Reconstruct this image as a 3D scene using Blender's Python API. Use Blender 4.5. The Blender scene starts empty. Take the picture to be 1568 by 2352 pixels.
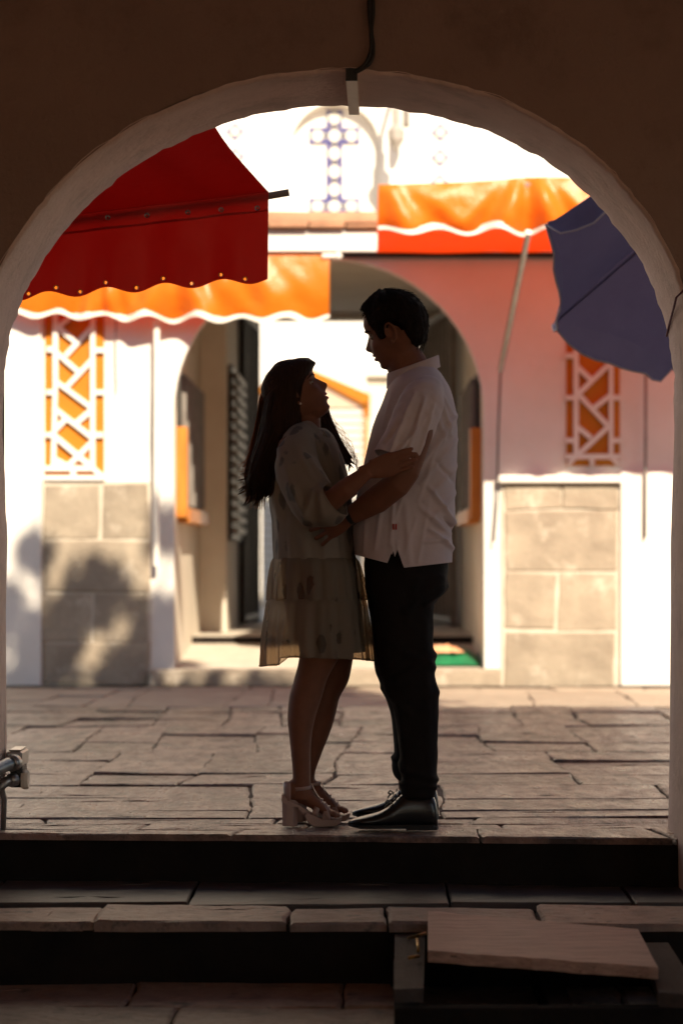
import bpy, bmesh, math, random
import numpy as np
from mathutils import Vector, Matrix, noise
R = math.radians
random.seed(7)
scene = bpy.context.scene

# ------------------------------------------------------------------ camera
H0, F0 = 0.89, 707.0            # camera height above the courtyard paving; scale at the couple
cam_d = bpy.data.cameras.new('camera')
cam = bpy.data.objects.new('camera', cam_d)
scene.collection.objects.link(cam)
cam.location = (0, -8, H0)
cam.rotation_euler = (R(90), 0, 0)
cam_d.sensor_fit = 'VERTICAL'
cam_d.sensor_height = 36
cam_d.lens = 36 * 8 / (2352 / F0)
cam_d.shift_x = -56 / 2352
cam_d.shift_y = 95 / 2352
cam_d.clip_end = 500
cam_d.dof.use_dof = True
cam_d.dof.focus_distance = 8.0
cam_d.dof.aperture_fstop = 2.5
scene.camera = cam

# ------------------------------------------------------------------ sky and sun
SUN_EL, SUN_AZ = R(38), R(17)   # azimuth measured from behind the camera towards +x
world = bpy.data.worlds.new('World')
scene.world = world
world.use_nodes = True
wn = world.node_tree
wn.nodes.clear()
wo = wn.nodes.new('ShaderNodeOutputWorld')
bg = wn.nodes.new('ShaderNodeBackground')
sky = wn.nodes.new('ShaderNodeTexSky')
sky.sky_type = 'NISHITA'
sky.sun_disc = False
sky.sun_elevation = SUN_EL
sky.sun_rotation = math.pi - SUN_AZ
sky.dust_density = 1.0
sky.ozone_density = 0.4
bg.inputs['Strength'].default_value = 0.06
wn.links.new(sky.outputs[0], bg.inputs[0])
wn.links.new(bg.outputs[0], wo.inputs[0])
sun_d = bpy.data.lights.new('sun', 'SUN')
sun_d.energy = 5.0
sun_d.angle = R(0.53)
sun_d.color = (1.0, 0.84, 0.63)
sun = bpy.data.objects.new('sun', sun_d)
scene.collection.objects.link(sun)
sdir = Vector((math.sin(SUN_AZ) * math.cos(SUN_EL), -math.cos(SUN_AZ) * math.cos(SUN_EL), math.sin(SUN_EL)))
sun.rotation_euler = sdir.to_track_quat('Z', 'Y').to_euler()
sun.location = sdir * 40

vs = scene.view_settings
vs.view_transform = 'Standard'
vs.look = 'None'
vs.gamma = 1
vs.exposure = 1.08
vs.use_curve_mapping = False
scene.cycles.use_denoising = True
scene.cycles.max_bounces = 10
scene.cycles.diffuse_bounces = 6
scene.cycles.transparent_max_bounces = 12
scene.cycles.caustics_reflective = False
scene.cycles.caustics_refractive = False

# ------------------------------------------------------------------ helpers
def W(X, Y, y):
    """point whose depth is y, from its place on the measured elevation of the photograph"""
    q = 1 + y / 8
    return Vector(((X - 840) / F0 * q, y, H0 + (1271 - Y) / F0 * q))

def WX(X, y): return (X - 840) / F0 * (1 + y / 8)
def WZ(Y, y): return H0 + (1271 - Y) / F0 * (1 + y / 8)

def link(o, parent=None):
    scene.collection.objects.link(o)
    if parent is not None:
        o.parent = parent
    return o

def tag(o, label=None, cat=None, group=None, kind=None):
    if label: o['label'] = label
    if cat: o['category'] = cat
    if group: o['group'] = group
    if kind: o['kind'] = kind
    return o

def thing(name, label, cat, group=None, parent=None):
    o = bpy.data.objects.new(name, None)
    o.empty_display_size = 0.1
    link(o)
    return tag(o, label, cat, group)

def mesh_obj(name, verts, faces, mats, parent=None, smooth=False, fmats=None):
    me = bpy.data.meshes.new(name)
    me.from_pydata([tuple(v) for v in verts], [], faces)
    for m in (mats if isinstance(mats, (list, tuple)) else [mats]):
        me.materials.append(m)
    if fmats is not None:
        me.polygons.foreach_set('material_index', fmats)
    if smooth:
        me.polygons.foreach_set('use_smooth', [True] * len(me.polygons))
    me.update()
    return link(bpy.data.objects.new(name, me), parent)

class MB:
    """collects shapes into one mesh"""
    def __init__(self): self.v, self.f, self.m = [], [], []
    def add(self, verts, faces, mi=0):
        b = len(self.v)
        self.v += [Vector(p) for p in verts]
        self.f += [tuple(i + b for i in f) for f in faces]
        self.m += [mi] * len(faces)
        return self
    def box(self, x0, x1, y0, y1, z0, z1, mi=0, bev=0.0):
        if bev <= 0:
            v = [(x, y, z) for z in (z0, z1) for y in (y0, y1) for x in (x0, x1)]
            f = [(0, 2, 3, 1), (4, 5, 7, 6), (0, 1, 5, 4), (2, 6, 7, 3), (0, 4, 6, 2), (1, 3, 7, 5)]
            return self.add(v, f, mi)
        bm = bmesh.new()
        bmesh.ops.create_cube(bm, size=1)
        for v in bm.verts:
            v.co = Vector(((x0 + x1) / 2 + v.co.x * (x1 - x0), (y0 + y1) / 2 + v.co.y * (y1 - y0), (z0 + z1) / 2 + v.co.z * (z1 - z0)))
        bmesh.ops.bevel(bm, geom=bm.edges[:], offset=bev, segments=1, affect='EDGES')
        bm.verts.index_update()
        self.add([v.co.copy() for v in bm.verts], [tuple(v.index for v in f.verts) for f in bm.faces], mi)
        bm.free()
        return self
    def bar(self, a, b, w, d, mi=0, up=(0, -1, 0)):
        """a bar from a to b, width w across, depth d along up"""
        a, b = Vector(a), Vector(b)
        t = (b - a).normalized()
        u = Vector(up)
        u = (u - t * u.dot(t)).normalized()
        s = t.cross(u)
        v = [p + s * (w / 2 * i) + u * (d / 2 * j) for p in (a, b) for i, j in ((-1, -1), (1, -1), (1, 1), (-1, 1))]
        f = [(3, 2, 1, 0), (4, 5, 6, 7)] + [(i, (i + 1) % 4, 4 + (i + 1) % 4, 4 + i) for i in range(4)]
        return self.add(v, f, mi)
    def tube(self, pts, rad, n=10, mi=0, cap=True, flat=None, up=None):
        """tube through pts; rad a number or list; flat = list of second radii"""
        pts = [Vector(p) for p in pts]
        k = len(pts)
        ra = rad if isinstance(rad, (list, tuple)) else [rad] * k
        rb = flat if flat is not None else ra
        rb = rb if isinstance(rb, (list, tuple)) else [rb] * k
        rings = []
        t0 = (pts[1] - pts[0]).normalized()
        ref = Vector(up) if up is not None else (Vector((0, 1, 0)) if abs(t0.y) < .9 else Vector((1, 0, 0)))
        for i in range(k):
            t = (pts[min(i + 1, k - 1)] - pts[max(i - 1, 0)]).normalized()
            u = (ref - t * ref.dot(t))
            u = u.normalized() if u.length > 1e-6 else t.orthogonal().normalized()
            if up is None: ref = u
            s = t.cross(u)
            rings.append([pts[i] + s * (ra[i] * math.cos(2 * math.pi * j / n)) + u * (rb[i] * math.sin(2 * math.pi * j / n)) for j in range(n)])
        return self.rings(rings, mi, cap)
    def rings(self, rings, mi=0, cap=True):
        n = len(rings[0])
        v = [p for r in rings for p in r]
        f = []
        for i in range(len(rings) - 1):
            for j in range(n):
                f.append((i * n + j, i * n + (j + 1) % n, (i + 1) * n + (j + 1) % n, (i + 1) * n + j))
        if cap:
            f.append(tuple(range(n - 1, -1, -1)))
            f.append(tuple(range((len(rings) - 1) * n, len(rings) * n)))
        return self.add(v, f, mi)
    def grid(self, P, mi=0):
        """P[i][j] points, open sheet"""
        a, b = len(P), len(P[0])
        v = [p for r in P for p in r]
        f = [(i * b + j, i * b + j + 1, (i + 1) * b + j + 1, (i + 1) * b + j) for i in range(a - 1) for j in range(b - 1)]
        return self.add(v, f, mi)
    def prism(self, poly, off, mi=0):
        """closed outline (3-D points) swept by off"""
        poly = [Vector(p) for p in poly]
        n = len(poly)
        off = Vector(off)
        f = [tuple(range(n)), tuple(range(2 * n - 1, n - 1, -1))] + [(i, n + i, n + (i + 1) % n, (i + 1) % n) for i in range(n)]
        return self.add(poly + [p + off for p in poly], f, mi)
    def ball(self, c, r, n=10, mi=0):
        c = Vector(c)
        r = Vector(r) if not isinstance(r, (int, float)) else Vector((r, r, r))
        m = n // 2 + 1
        rings = []
        for i in range(m + 1):
            th = math.pi * (i / m * .98 + .01)
            rings.append([c + Vector((r.x * math.sin(th) * math.cos(2 * math.pi * j / n), r.y * math.sin(th) * math.sin(2 * math.pi * j / n), -r.z * math.cos(th))) for j in range(n)])
        return self.rings(rings, mi, True)
    def build(self, name, mats, parent=None, smooth=False, recalc=True):
        o = mesh_obj(name, self.v, self.f, mats, parent, smooth, self.m)
        if recalc:
            bm = bmesh.new(); bm.from_mesh(o.data)
            bmesh.ops.recalc_face_normals(bm, faces=bm.faces)
            bm.to_mesh(o.data); bm.free()
        return o

def copy_tree(o, parent=None):
    c = o.copy()
    link(c, parent if parent is not None else o.parent)
    for ch in list(o.children):
        copy_tree(ch, c)
    return c

def catmull(rows, n):
    """resample a table of rows smoothly"""
    A = np.array(rows, float)
    k = len(A)
    seg = np.r_[0, np.cumsum(np.abs(np.diff(A[:, 0])) + 1e-6)]
    t = np.linspace(0, seg[-1], n)
    out = np.zeros((n, A.shape[1]))
    for c in range(A.shape[1]):
        y = A[:, c]
        d = np.zeros(k)                                   # monotone slopes
        s = np.diff(y) / np.diff(seg)
        d[0], d[-1] = s[0], s[-1]
        for i in range(1, k - 1):
            d[i] = 0 if s[i - 1] * s[i] <= 0 else 2 * s[i - 1] * s[i] / (s[i - 1] + s[i])
        idx = np.clip(np.searchsorted(seg, t, 'right') - 1, 0, k - 2)
        h = seg[idx + 1] - seg[idx]
        u = (t - seg[idx]) / h
        out[:, c] = ((2 * u**3 - 3 * u**2 + 1) * y[idx] + (u**3 - 2 * u**2 + u) * h * d[idx]
                     + (-2 * u**3 + 3 * u**2) * y[idx + 1] + (u**3 - u**2) * h * d[idx + 1])
    return out

def remesh(mb, name, mat, voxel, smooth_it=4, parent=None, fac=.5):
    """one continuous skin grown round overlapping closed shapes"""
    o = mb.build(name + '_src', [mat])
    md = o.modifiers.new('r', 'REMESH'); md.mode = 'VOXEL'; md.voxel_size = voxel; md.use_smooth_shade = True
    if smooth_it:
        sm = o.modifiers.new('s', 'SMOOTH'); sm.iterations = smooth_it; sm.factor = fac
    dg = bpy.context.evaluated_depsgraph_get()
    me = bpy.data.meshes.new_from_object(o.evaluated_get(dg))
    me.name = name
    old = o.data
    bpy.data.objects.remove(o); bpy.data.meshes.remove(old)
    me.materials.clear(); me.materials.append(mat)
    me.polygons.foreach_set('use_smooth', [True] * len(me.polygons))
    return link(bpy.data.objects.new(name, me), parent)

# ------------------------------------------------------------------ materials
def rgb(h):
    h = h.lstrip('#')
    c = [int(h[i:i + 2], 16) / 255 for i in (0, 2, 4)]
    return tuple(x / 12.92 if x <= .04045 else ((x + .055) / 1.055) ** 2.4 for x in c)

def mat(name, c1, c2=None, rough=.7, scale=4.0, bump=.0, bscale=40.0, spec=.4, detail=6, stretch=(1, 1, 1),
        metallic=0., translucent=0., transparent=0., tcol=None, per_object=0., c3=None, s3=1.3, t3=(.5, .62), coat=0., rough2=None):
    m = bpy.data.materials.new(name)
    m.use_nodes = True
    nt = m.node_tree
    N, L = nt.nodes, nt.links
    b = N['Principled BSDF']
    out = N['Material Output']
    b.inputs['Roughness'].default_value = rough
    b.inputs['Specular IOR Level'].default_value = spec
    b.inputs['Metallic'].default_value = metallic
    b.inputs['Coat Weight'].default_value = coat
    tc = N.new('ShaderNodeTexCoord')
    mp = N.new('ShaderNodeMapping')
    mp.inputs['Scale'].default_value = stretch
    L.new(tc.outputs['Object'], mp.inputs[0])
    vec = mp.outputs[0]
    c2 = c2 or tuple(x * .75 for x in c1)
    nz = N.new('ShaderNodeTexNoise')
    nz.inputs['Scale'].default_value = scale
    nz.inputs['Detail'].default_value = detail
    nz.inputs['Roughness'].default_value = .62
    L.new(vec, nz.inputs['Vector'])
    rp = N.new('ShaderNodeValToRGB')
    rp.color_ramp.elements[0].position = .32
    rp.color_ramp.elements[1].position = .68
    rp.color_ramp.elements[0].color = (*c2, 1)
    rp.color_ramp.elements[1].color = (*c1, 1)
    L.new(nz.outputs['Fac'], rp.inputs[0])
    col = rp.outputs[0]
    if c3:
        n3 = N.new('ShaderNodeTexNoise')
        n3.inputs['Scale'].default_value = s3
        n3.inputs['Detail'].default_value = 8
        n3.inputs['Roughness'].default_value = .7
        L.new(vec, n3.inputs['Vector'])
        r3 = N.new('ShaderNodeMapRange')
        r3.inputs[1].default_value, r3.inputs[2].default_value = t3
        L.new(n3.outputs['Fac'], r3.inputs[0])
        mx = N.new('ShaderNodeMix'); mx.data_type = 'RGBA'
        L.new(r3.outputs[0], mx.inputs[0])
        L.new(col, mx.inputs[6]); mx.inputs[7].default_value = (*c3, 1)
        col = mx.outputs[2]
    if per_object:
        oi = N.new('ShaderNodeObjectInfo')
        mr = N.new('ShaderNodeMapRange')
        mr.inputs[3].default_value, mr.inputs[4].default_value = 1 - per_object, 1 + per_object
        L.new(oi.outputs['Random'], mr.inputs[0])
        hs = N.new('ShaderNodeHueSaturation')
        L.new(mr.outputs[0], hs.inputs['Value'])
        L.new(col, hs.inputs['Color'])
        col = hs.outputs[0]
    L.new(col, b.inputs['Base Color'])
    if rough2 is not None:
        rr = N.new('ShaderNodeMapRange')
        rr.inputs[1].default_value, rr.inputs[2].default_value = .35, .65
        rr.inputs[3].default_value, rr.inputs[4].default_value = rough, rough2
        L.new(nz.outputs['Fac'], rr.inputs[0])
        L.new(rr.outputs[0], b.inputs['Roughness'])
    if bump:
        n2 = N.new('ShaderNodeTexNoise')
        n2.inputs['Scale'].default_value = bscale
        n2.inputs['Detail'].default_value = 9
        n2.inputs['Roughness'].default_value = .65
        L.new(vec, n2.inputs['Vector'])
        bp = N.new('ShaderNodeBump')
        bp.inputs['Strength'].default_value = 1
        bp.inputs['Distance'].default_value = bump
        L.new(n2.outputs['Fac'], bp.inputs['Height'])
        L.new(bp.outputs[0], b.inputs['Normal'])
    surf = b.outputs[0]
    if translucent:
        tr = N.new('ShaderNodeBsdfTranslucent')
        if tcol: tr.inputs[0].default_value = (*tcol, 1)
        else: L.new(col, tr.inputs[0])
        mx = N.new('ShaderNodeMixShader'); mx.inputs[0].default_value = translucent
        L.new(surf, mx.inputs[1]); L.new(tr.outputs[0], mx.inputs[2])
        surf = mx.outputs[0]
    if transparent:
        tp = N.new('ShaderNodeBsdfTransparent')
        if tcol: tp.inputs[0].default_value = (*[min(1, x * 1.6) for x in tcol], 1)
        mx = N.new('ShaderNodeMixShader'); mx.inputs[0].default_value = transparent
        L.new(surf, mx.inputs[1]); L.new(tp.outputs[0], mx.inputs[2])
        surf = mx.outputs[0]
    L.new(surf, out.inputs[0])
    return m

M = {}
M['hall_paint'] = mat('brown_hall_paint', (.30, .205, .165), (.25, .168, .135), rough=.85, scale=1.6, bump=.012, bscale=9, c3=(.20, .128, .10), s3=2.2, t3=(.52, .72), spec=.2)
M['hall_dark'] = mat('hall_plaster', (.62, .44, .34), (.54, .38, .29), rough=.9)  # kept pale so the unseen hall walls bounce more fill light
M['hall_floor'] = mat('hall_floor_cement', (.56, .44, .35), (.46, .36, .28), rough=.8, scale=3)  # kept pale so the floor out of view throws fill light forward
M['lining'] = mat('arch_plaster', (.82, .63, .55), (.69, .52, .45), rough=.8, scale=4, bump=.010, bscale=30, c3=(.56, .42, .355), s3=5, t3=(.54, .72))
M['white_wall'] = mat('white_limewash', (.74, .72, .69), (.66, .64, .60), rough=.85, scale=2.2, bump=.004, bscale=12, c3=(.60, .56, .50), s3=2.5, t3=(.62, .78))
M['cream'] = mat('cream_plaster', (.72, .66, .56), (.62, .55, .45), rough=.85, scale=2, bump=.004, bscale=14)
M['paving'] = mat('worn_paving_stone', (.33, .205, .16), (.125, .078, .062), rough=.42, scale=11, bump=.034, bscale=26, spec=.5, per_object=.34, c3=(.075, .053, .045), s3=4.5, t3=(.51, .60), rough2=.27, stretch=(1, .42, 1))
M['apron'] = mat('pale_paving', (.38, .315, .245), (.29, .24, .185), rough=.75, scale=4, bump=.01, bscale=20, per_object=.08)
M['joint'] = mat('dirt_joint', (.115, .085, .068), (.06, .045, .037), rough=.95, scale=20, bump=.01, bscale=60)
M['tread'] = mat('worn_tread_stone', (.38, .26, .20), (.17, .117, .092), rough=.48, scale=9, bump=.018, bscale=24, spec=.5, per_object=.15, c3=(.06, .047, .04), s3=9, t3=(.55, .66), rough2=.42)
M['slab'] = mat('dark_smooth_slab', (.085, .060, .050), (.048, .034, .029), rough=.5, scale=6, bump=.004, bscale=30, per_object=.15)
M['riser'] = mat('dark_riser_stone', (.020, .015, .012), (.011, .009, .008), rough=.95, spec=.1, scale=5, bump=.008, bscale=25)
M['dado'] = mat('weathered_block', (.36, .305, .235), (.235, .195, .15), rough=.9, scale=3.5, bump=.012, bscale=18, per_object=.1, c3=(.50, .44, .36), s3=4, t3=(.55, .7))
M['mortar'] = mat('pale_mortar', (.55, .50, .42), (.46, .41, .34), rough=.9, scale=9, bump=.006, bscale=40)
M['ochre'] = mat('orange_paint', (.48, .160, .001), (.43, .14, .001), rough=.7, scale=5)
M['pvc_red'] = mat('red_vinyl', (.36, .008, .005), (.30, .006, .004), rough=.42, scale=2.5, spec=.4, bump=.006, bscale=7, translucent=.22, tcol=(.66, .006, .003))
M['pvc_orange'] = mat('orange_vinyl', (.86, .27, .02), (.80, .22, .014), rough=.30, scale=2, spec=.5, bump=.012, bscale=4.5, translucent=.42, tcol=(.88, .035, .003))
M['trim'] = mat('white_scallop_trim', (.82, .80, .74), (.74, .71, .64), rough=.6)
M['steel'] = mat('galvanised_steel', (.42, .41, .40), (.30, .29, .28), rough=.35, metallic=.9, scale=12)
M['grey_iron'] = mat('grey_painted_iron', (.23, .21, .19), (.15, .135, .12), rough=.6, scale=12)
M['black_iron'] = mat('black_iron', (.03, .027, .024), (.02, .018, .016), rough=.55, scale=9)
M['brass'] = mat('dull_brass', (.55, .36, .12), (.35, .21, .07), rough=.35, metallic=.9)
M['umbrella'] = mat('navy_umbrella_cloth', (.17, .17, .33), (.14, .14, .27), rough=.75, scale=6, bump=.004, bscale=8, translucent=.22, tcol=(.15, .125, .24))
M['umbrella_trim'] = mat('umbrella_piping', (.55, .52, .56), (.46, .44, .48), rough=.7)
M['rubber'] = mat('black_cable', (.018, .016, .014), (.012, .011, .01), rough=.5)
M['twine'] = mat('purple_twine', (.16, .045, .075), (.11, .03, .05), rough=.8)
M['plastic'] = mat('cream_plastic', (.78, .70, .58), (.70, .62, .5), rough=.4, scale=8)
M['wood'] = mat('worn_board', (.60, .41, .33), (.36, .235, .185), rough=.5, scale=6, bump=.008, bscale=16, stretch=(1, 9, 9), c3=(.07, .05, .04), s3=7, t3=(.60, .68))
M['wood_dark'] = mat('old_timber', (.085, .062, .05), (.05, .037, .03), rough=.8, scale=5, bump=.008, bscale=30, stretch=(6, 1, 6))
M['wood_ochre'] = mat('varnished_orange_wood', (.55, .20, .025), (.42, .14, .018), rough=.45, scale=4, stretch=(6, 6, 1))
M['terracotta'] = mat('clay_tile', (.50, .27, .16), (.36, .19, .115), rough=.85, scale=9, bump=.006, bscale=30, per_object=.2)
M['tile_white'] = mat('glazed_white_tile', (.62, .59, .53), (.58, .55, .49), rough=.25, scale=6)
M['tile_blue'] = mat('cobalt_glaze', (.035, .035, .26), (.02, .02, .13), rough=.4, scale=20)
M['tile_grey'] = mat('dark_glaze', (.045, .05, .10), (.03, .035, .06), rough=.4, scale=20)
M['lamp_metal'] = mat('weathered_lantern_grey', (.36, .33, .30), (.26, .24, .22), rough=.6)
M['green_cloth'] = mat('green_tarpaulin', (.02, .20, .08), (.015, .14, .06), rough=.5, scale=8, bump=.01, bscale=14)
M['orange_cloth'] = mat('orange_sacking', (.80, .28, .10), (.85, .60, .40), rough=.7, scale=14, bump=.01, bscale=20)
M['bark'] = mat('bark', (.12, .085, .06), (.07, .05, .035), rough=.9, bump=.02, bscale=20)
M['leaf'] = mat('leaf', (.07, .11, .03), (.04, .07, .02), rough=.6, translucent=.3, tcol=(.1, .16, .03))
M['earth'] = mat('earth', (.34, .28, .22), (.26, .21, .165), rough=.95)
# ------------------------------------------------------------------ ground
def slab_stone(bx, by, ztop, parent, m, depth=.07, tilt=.004, rnd=None, name='paving_stone', rough=.012, bev=.012):
    """one worn stone: bx = [(x, y) corners]; irregular outline, rounded top edge"""
    rnd = rnd or random
    pts = []
    n = len(bx)
    for i in range(n):
        a, b = Vector((*bx[i], 0)), Vector((*bx[(i + 1) % n], 0))
        k = max(2, min(7, int((b - a).length / .10)))
        for j in range(k):
            p = a.lerp(b, j / k)
            if j: p += Vector((rnd.uniform(-1, 1), rnd.uniform(-1, 1), 0)) * rough
            else: p += Vector((rnd.uniform(-1, 1), rnd.uniform(-1, 1), 0)) * rough * .6
            pts.append(p)
    c = sum(pts, Vector()) / len(pts)
    # cut the corners a little
    tx, ty = rnd.uniform(-tilt, tilt), rnd.uniform(-tilt, tilt)
    dz = rnd.uniform(-tilt, tilt)
    w = max(p.x for p in pts) - min(p.x for p in pts)
    d = max(p.y for p in pts) - min(p.y for p in pts)
    def zt(p): return ztop + dz + tx * (p.x - c.x) / max(w, .1) * 2 + ty * (p.y - c.y) / max(d, .1) * 2
    r0 = [Vector((p.x, p.y, ztop - depth)) for p in pts]
    r1 = [Vector((p.x, p.y, zt(p) - bev * rnd.uniform(.6, 1.5))) for p in pts]
    r2 = []
    for p in pts:
        v = (c - p); v.z = 0
        q = p + v.normalized() * min(bev * rnd.uniform(1.0, 2.4), v.length * .4)
        r2.append(Vector((q.x, q.y, zt(q))))
    # inner uneven ring
    r3 = []
    for p in pts:
        q = p.lerp(c, .45)
        r3.append(Vector((q.x, q.y, zt(q) + rnd.uniform(-.004, .002))))
    mb = MB()
    mb.rings([r0, r1, r2, r3], 0, True)
    o = mb.build(name, [m], parent, smooth=False, recalc=False)
    return o

ground = mesh_obj('ground', [(-150, -150, -.47), (150, -150, -.47), (150, 150, -.47), (-150, 150, -.47)], [(0, 1, 2, 3)], M['earth'])
tag(ground, kind='structure')
ZT, ZG = -.156, -.336            # tread and lower floor levels
def edge_y(x): return -.155 - .055 * max(0, min(1, (x + 1.16) / 1.08)) - .10 * max(0, (x + .08) / 1.08)

court = MB().box(-9, 9, -.14, 8.56, -.45, -.010).build('courtyard_floor', [M['joint']])
tag(court, kind='structure')
rg = random.Random(21)
depths = [.0, .15, .17, .26, .44, .50, .46, .60, .48, .56, .50, .62, .52, .58, .50, .60, .54, .62, .56, .60]
lines_y = []
yy = -.04
for d in depths:
    yy += d
    if yy > 8.1: break
    lines_y.append(yy)
lines_y.append(8.37)
def row_y(k, x):
    if k < 0: return edge_y(x)
    if k == len(lines_y) - 1: return lines_y[k]
    return lines_y[k] + .030 * noise.noise(Vector((x * 1.1, k * 3.7, 0))) + .014 * noise.noise(Vector((x * 5, k * 1.7, 4)))
prev = []
for k in range(len(lines_y)):
    x = -3.0 - rg.uniform(0, .3)
    joints = [(x, x)]
    keep = k % 3 != 0 and k > 3 and prev
    if keep:                                              # joints that run on through two or three courses
        joints = [(b, b + rg.uniform(-.03, .03)) for a, b in prev]
    else:
        while x < 2.9:
            x += rg.uniform(.26, .66) if k > 3 else rg.uniform(.45, 1.1)
            joints.append((x, x + rg.uniform(-.05, .05)))
    prev = joints
    for (b0, t0), (b1, t1) in zip(joints[:-1], joints[1:]):
        ym = lines_y[k]
        if not (-1.30 * (1 + ym / 8) - 1.4 < b0 and b1 < 1.15 * (1 + ym / 8) + 1.1): continue
        g = rg.choice([rg.uniform(.001, .004), rg.uniform(.003, .009)])
        q = [(b0 + g, row_y(k - 1, b0) + (0 if k == 0 else g)), (b1 - g, row_y(k - 1, b1) + (0 if k == 0 else g)), (t1 - g, row_y(k, t1) - g), (t0 + g, row_y(k, t0) - g)]
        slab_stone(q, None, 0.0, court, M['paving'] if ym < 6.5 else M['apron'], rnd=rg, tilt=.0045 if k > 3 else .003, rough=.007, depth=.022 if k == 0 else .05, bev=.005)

# kerb course against the far wall, lying in the sun on the right
steps = MB()
# upper riser block follows the worn edge of the top stones
xs = [-2.2 + .2 * i for i in range(22)]
for a, b in zip(xs[:-1], xs[1:]):
    ya, yb = edge_y(a) + .004, edge_y(b) + .004
    steps.add([(a, ya, ZT - .02), (b, yb, ZT - .02), (b, yb, -.022), (a, ya, -.022), (a, -.13, ZT - .02), (b, -.13, ZT - .02), (b, -.13, -.022), (a, -.13, -.022)],
              [(0, 1, 2, 3), (4, 7, 6, 5), (3, 2, 6, 7), (0, 4, 5, 1)])
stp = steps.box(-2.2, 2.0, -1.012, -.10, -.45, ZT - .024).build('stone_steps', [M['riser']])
tag(stp, kind='structure')
# tread: smooth slabs against the riser, rough nosing stones in front
rg = random.Random(5)
x = -2.1
for w, y_mid in ((.95, -.68), (.62, -.66), (.78, -.70), (.55, -.64), (.5, -.67), (.8, -.66)):
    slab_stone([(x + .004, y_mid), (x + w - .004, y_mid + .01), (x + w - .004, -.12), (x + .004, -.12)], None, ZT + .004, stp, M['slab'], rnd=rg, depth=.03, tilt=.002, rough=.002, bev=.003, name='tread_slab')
    x += w
x = -2.15
for w in (.72, .66, .55, .28, .44, .60, .46, .62):
    slab_stone([(x + .002, -1.02 + rg.uniform(-.012, .012)), (x + w - .002, -1.02 + rg.uniform(-.012, .012)), (x + w - .003, -.705), (x + .003, -.71)], None, ZT, stp, M['tread'], rnd=rg, depth=.026, tilt=.005, rough=.010, bev=.006, name='nosing_stone')
    x += w

# low platform of masonry under the board is timber; the lower floor
floor = MB().box(-3.6, 3.4, -2.9, -.98, -.46, ZG - .012).box(-3.6, 3.4, -12.2, -2.901, -.46, ZG, 1).build('lower_floor', [M['joint'], M['hall_floor']])
tag(floor, kind='structure')
rg = random.Random(11)
yb = -1.0
for d in (.34, .40, .46, .5):
    x = -2.4 - rg.uniform(0, .3)
    while x < 2.2:
        w = rg.uniform(.45, .85)
        slab_stone([(x + .004, yb - d + .004), (x + w - .004, yb - d + .004), (x + w - .004, yb - .004), (x + .004, yb - .004)], None, ZG, floor, M['tread'], rnd=rg, depth=.05, tilt=.005, rough=.010, bev=.006, name='floor_stone')
        x += w
    yb -= d

# ------------------------------------------------------------------ the archway building the camera looks out of
def arch_profile():
    pts = [W(14, 1890, 0), W(16, 1700, 0), W(19, 1400, 0), W(19, 1240, 0), W(18, 1205, 0), W(13, 1178, 0), W(12, 1100, 0), W(11, 1000, 0)]
    n = 130
    for i in range(n + 1):
        a = math.pi * i / n
        c, s = math.cos(a), math.sin(a)
        if c > 0:
            X = 785 - 773 * abs(c) ** 1.0; Y = 920 - 675 * abs(s) ** 1.0
        else:
            X = 785 + 761 * abs(c) ** (2 / 2.1); Y = 920 - 675 * abs(s) ** (2 / 2.1)
        pts.append(W(X, Y, 0))
    pts += [W(1546, 985, 0), W(1543, 1080, 0), W(1538, 1250, 0), W(1537, 1400, 0), W(1535, 1550, 0), W(1533, 1700, 0), W(1529, 1880, 0)]
    for i, p in enumerate(pts):
        k = .006
        p.x += k * noise.noise(Vector((p.x * 4, p.z * 4, 0))); p.z += k * noise.noise(Vector((p.x * 4, p.z * 4, 5)))
    pts[0].z = pts[-1].z = 0
    out = [Vector((pts[0].x - .01, 0, -.46))] + pts + [Vector((pts[-1].x + .01, 0, -.46))]
    return out

def arch_wall(mb, prof, x0, x1, ztop, y0, y1, zbot, mi=0, faces='fb'):
    """wall x0..x1, y0..y1 with the opening under prof left open"""
    n = len(prof)
    for fy, flip in ((y0, 0), (y1, 1)):
        if ('f' if not flip else 'b') not in faces: continue
        v, f = [], []
        for p in prof:
            v.append((p.x, fy, p.z)); 
        lim = []
        for i, p in enumerate(prof):
            t = i / (n - 1)
            # outer partner: left side, top, right side
            lim.append(None)
        top = [(p.x, fy, ztop) for p in prof]
        # centre columns: only where x increases; side rectangles close the jambs
        imin = min(range(n), key=lambda i: (round(prof[i].x, 4), i) if i < n // 2 else (9, i))
        imax = max(range(n), key=lambda i: (round(prof[i].x, 4), i) if i >= n // 2 else (-9, i))
        b = len(v)
        v += top
        for i in range(imin, imax):
            f.append((i, i + 1, b + i + 1, b + i))
        k = len(v)
        v += [(x0, fy, zbot), (x0, fy, ztop), (x1, fy, zbot), (x1, fy, ztop)]
        # left side strip to x0
        for i in range(0, imin):
            v += [(x0, fy, prof[i].z), (x0, fy, prof[i + 1].z)]
            f.append((len(v) - 2, i, i + 1, len(v) - 1))
        v += [(x0, fy, prof[imin].z)]
        f.append((len(v) - 1, imin, b + imin, k + 1))
        for i in range(imax, n - 1):
            v += [(x1, fy, prof[i].z), (x1, fy, prof[i + 1].z)]
            f.append((i, len(v) - 2, len(v) - 1, i + 1))
        v += [(x1, fy, prof[imax].z)]
        f.append((imax, len(v) - 1, k + 3, b + imax))
        mb.add(v, f, mi)

prof = arch_profile()
YF = -.56
front = thing('archway_building', 'dark brown plastered building with the wide round arch framing the couple', 'building')
mb = MB()
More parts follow.
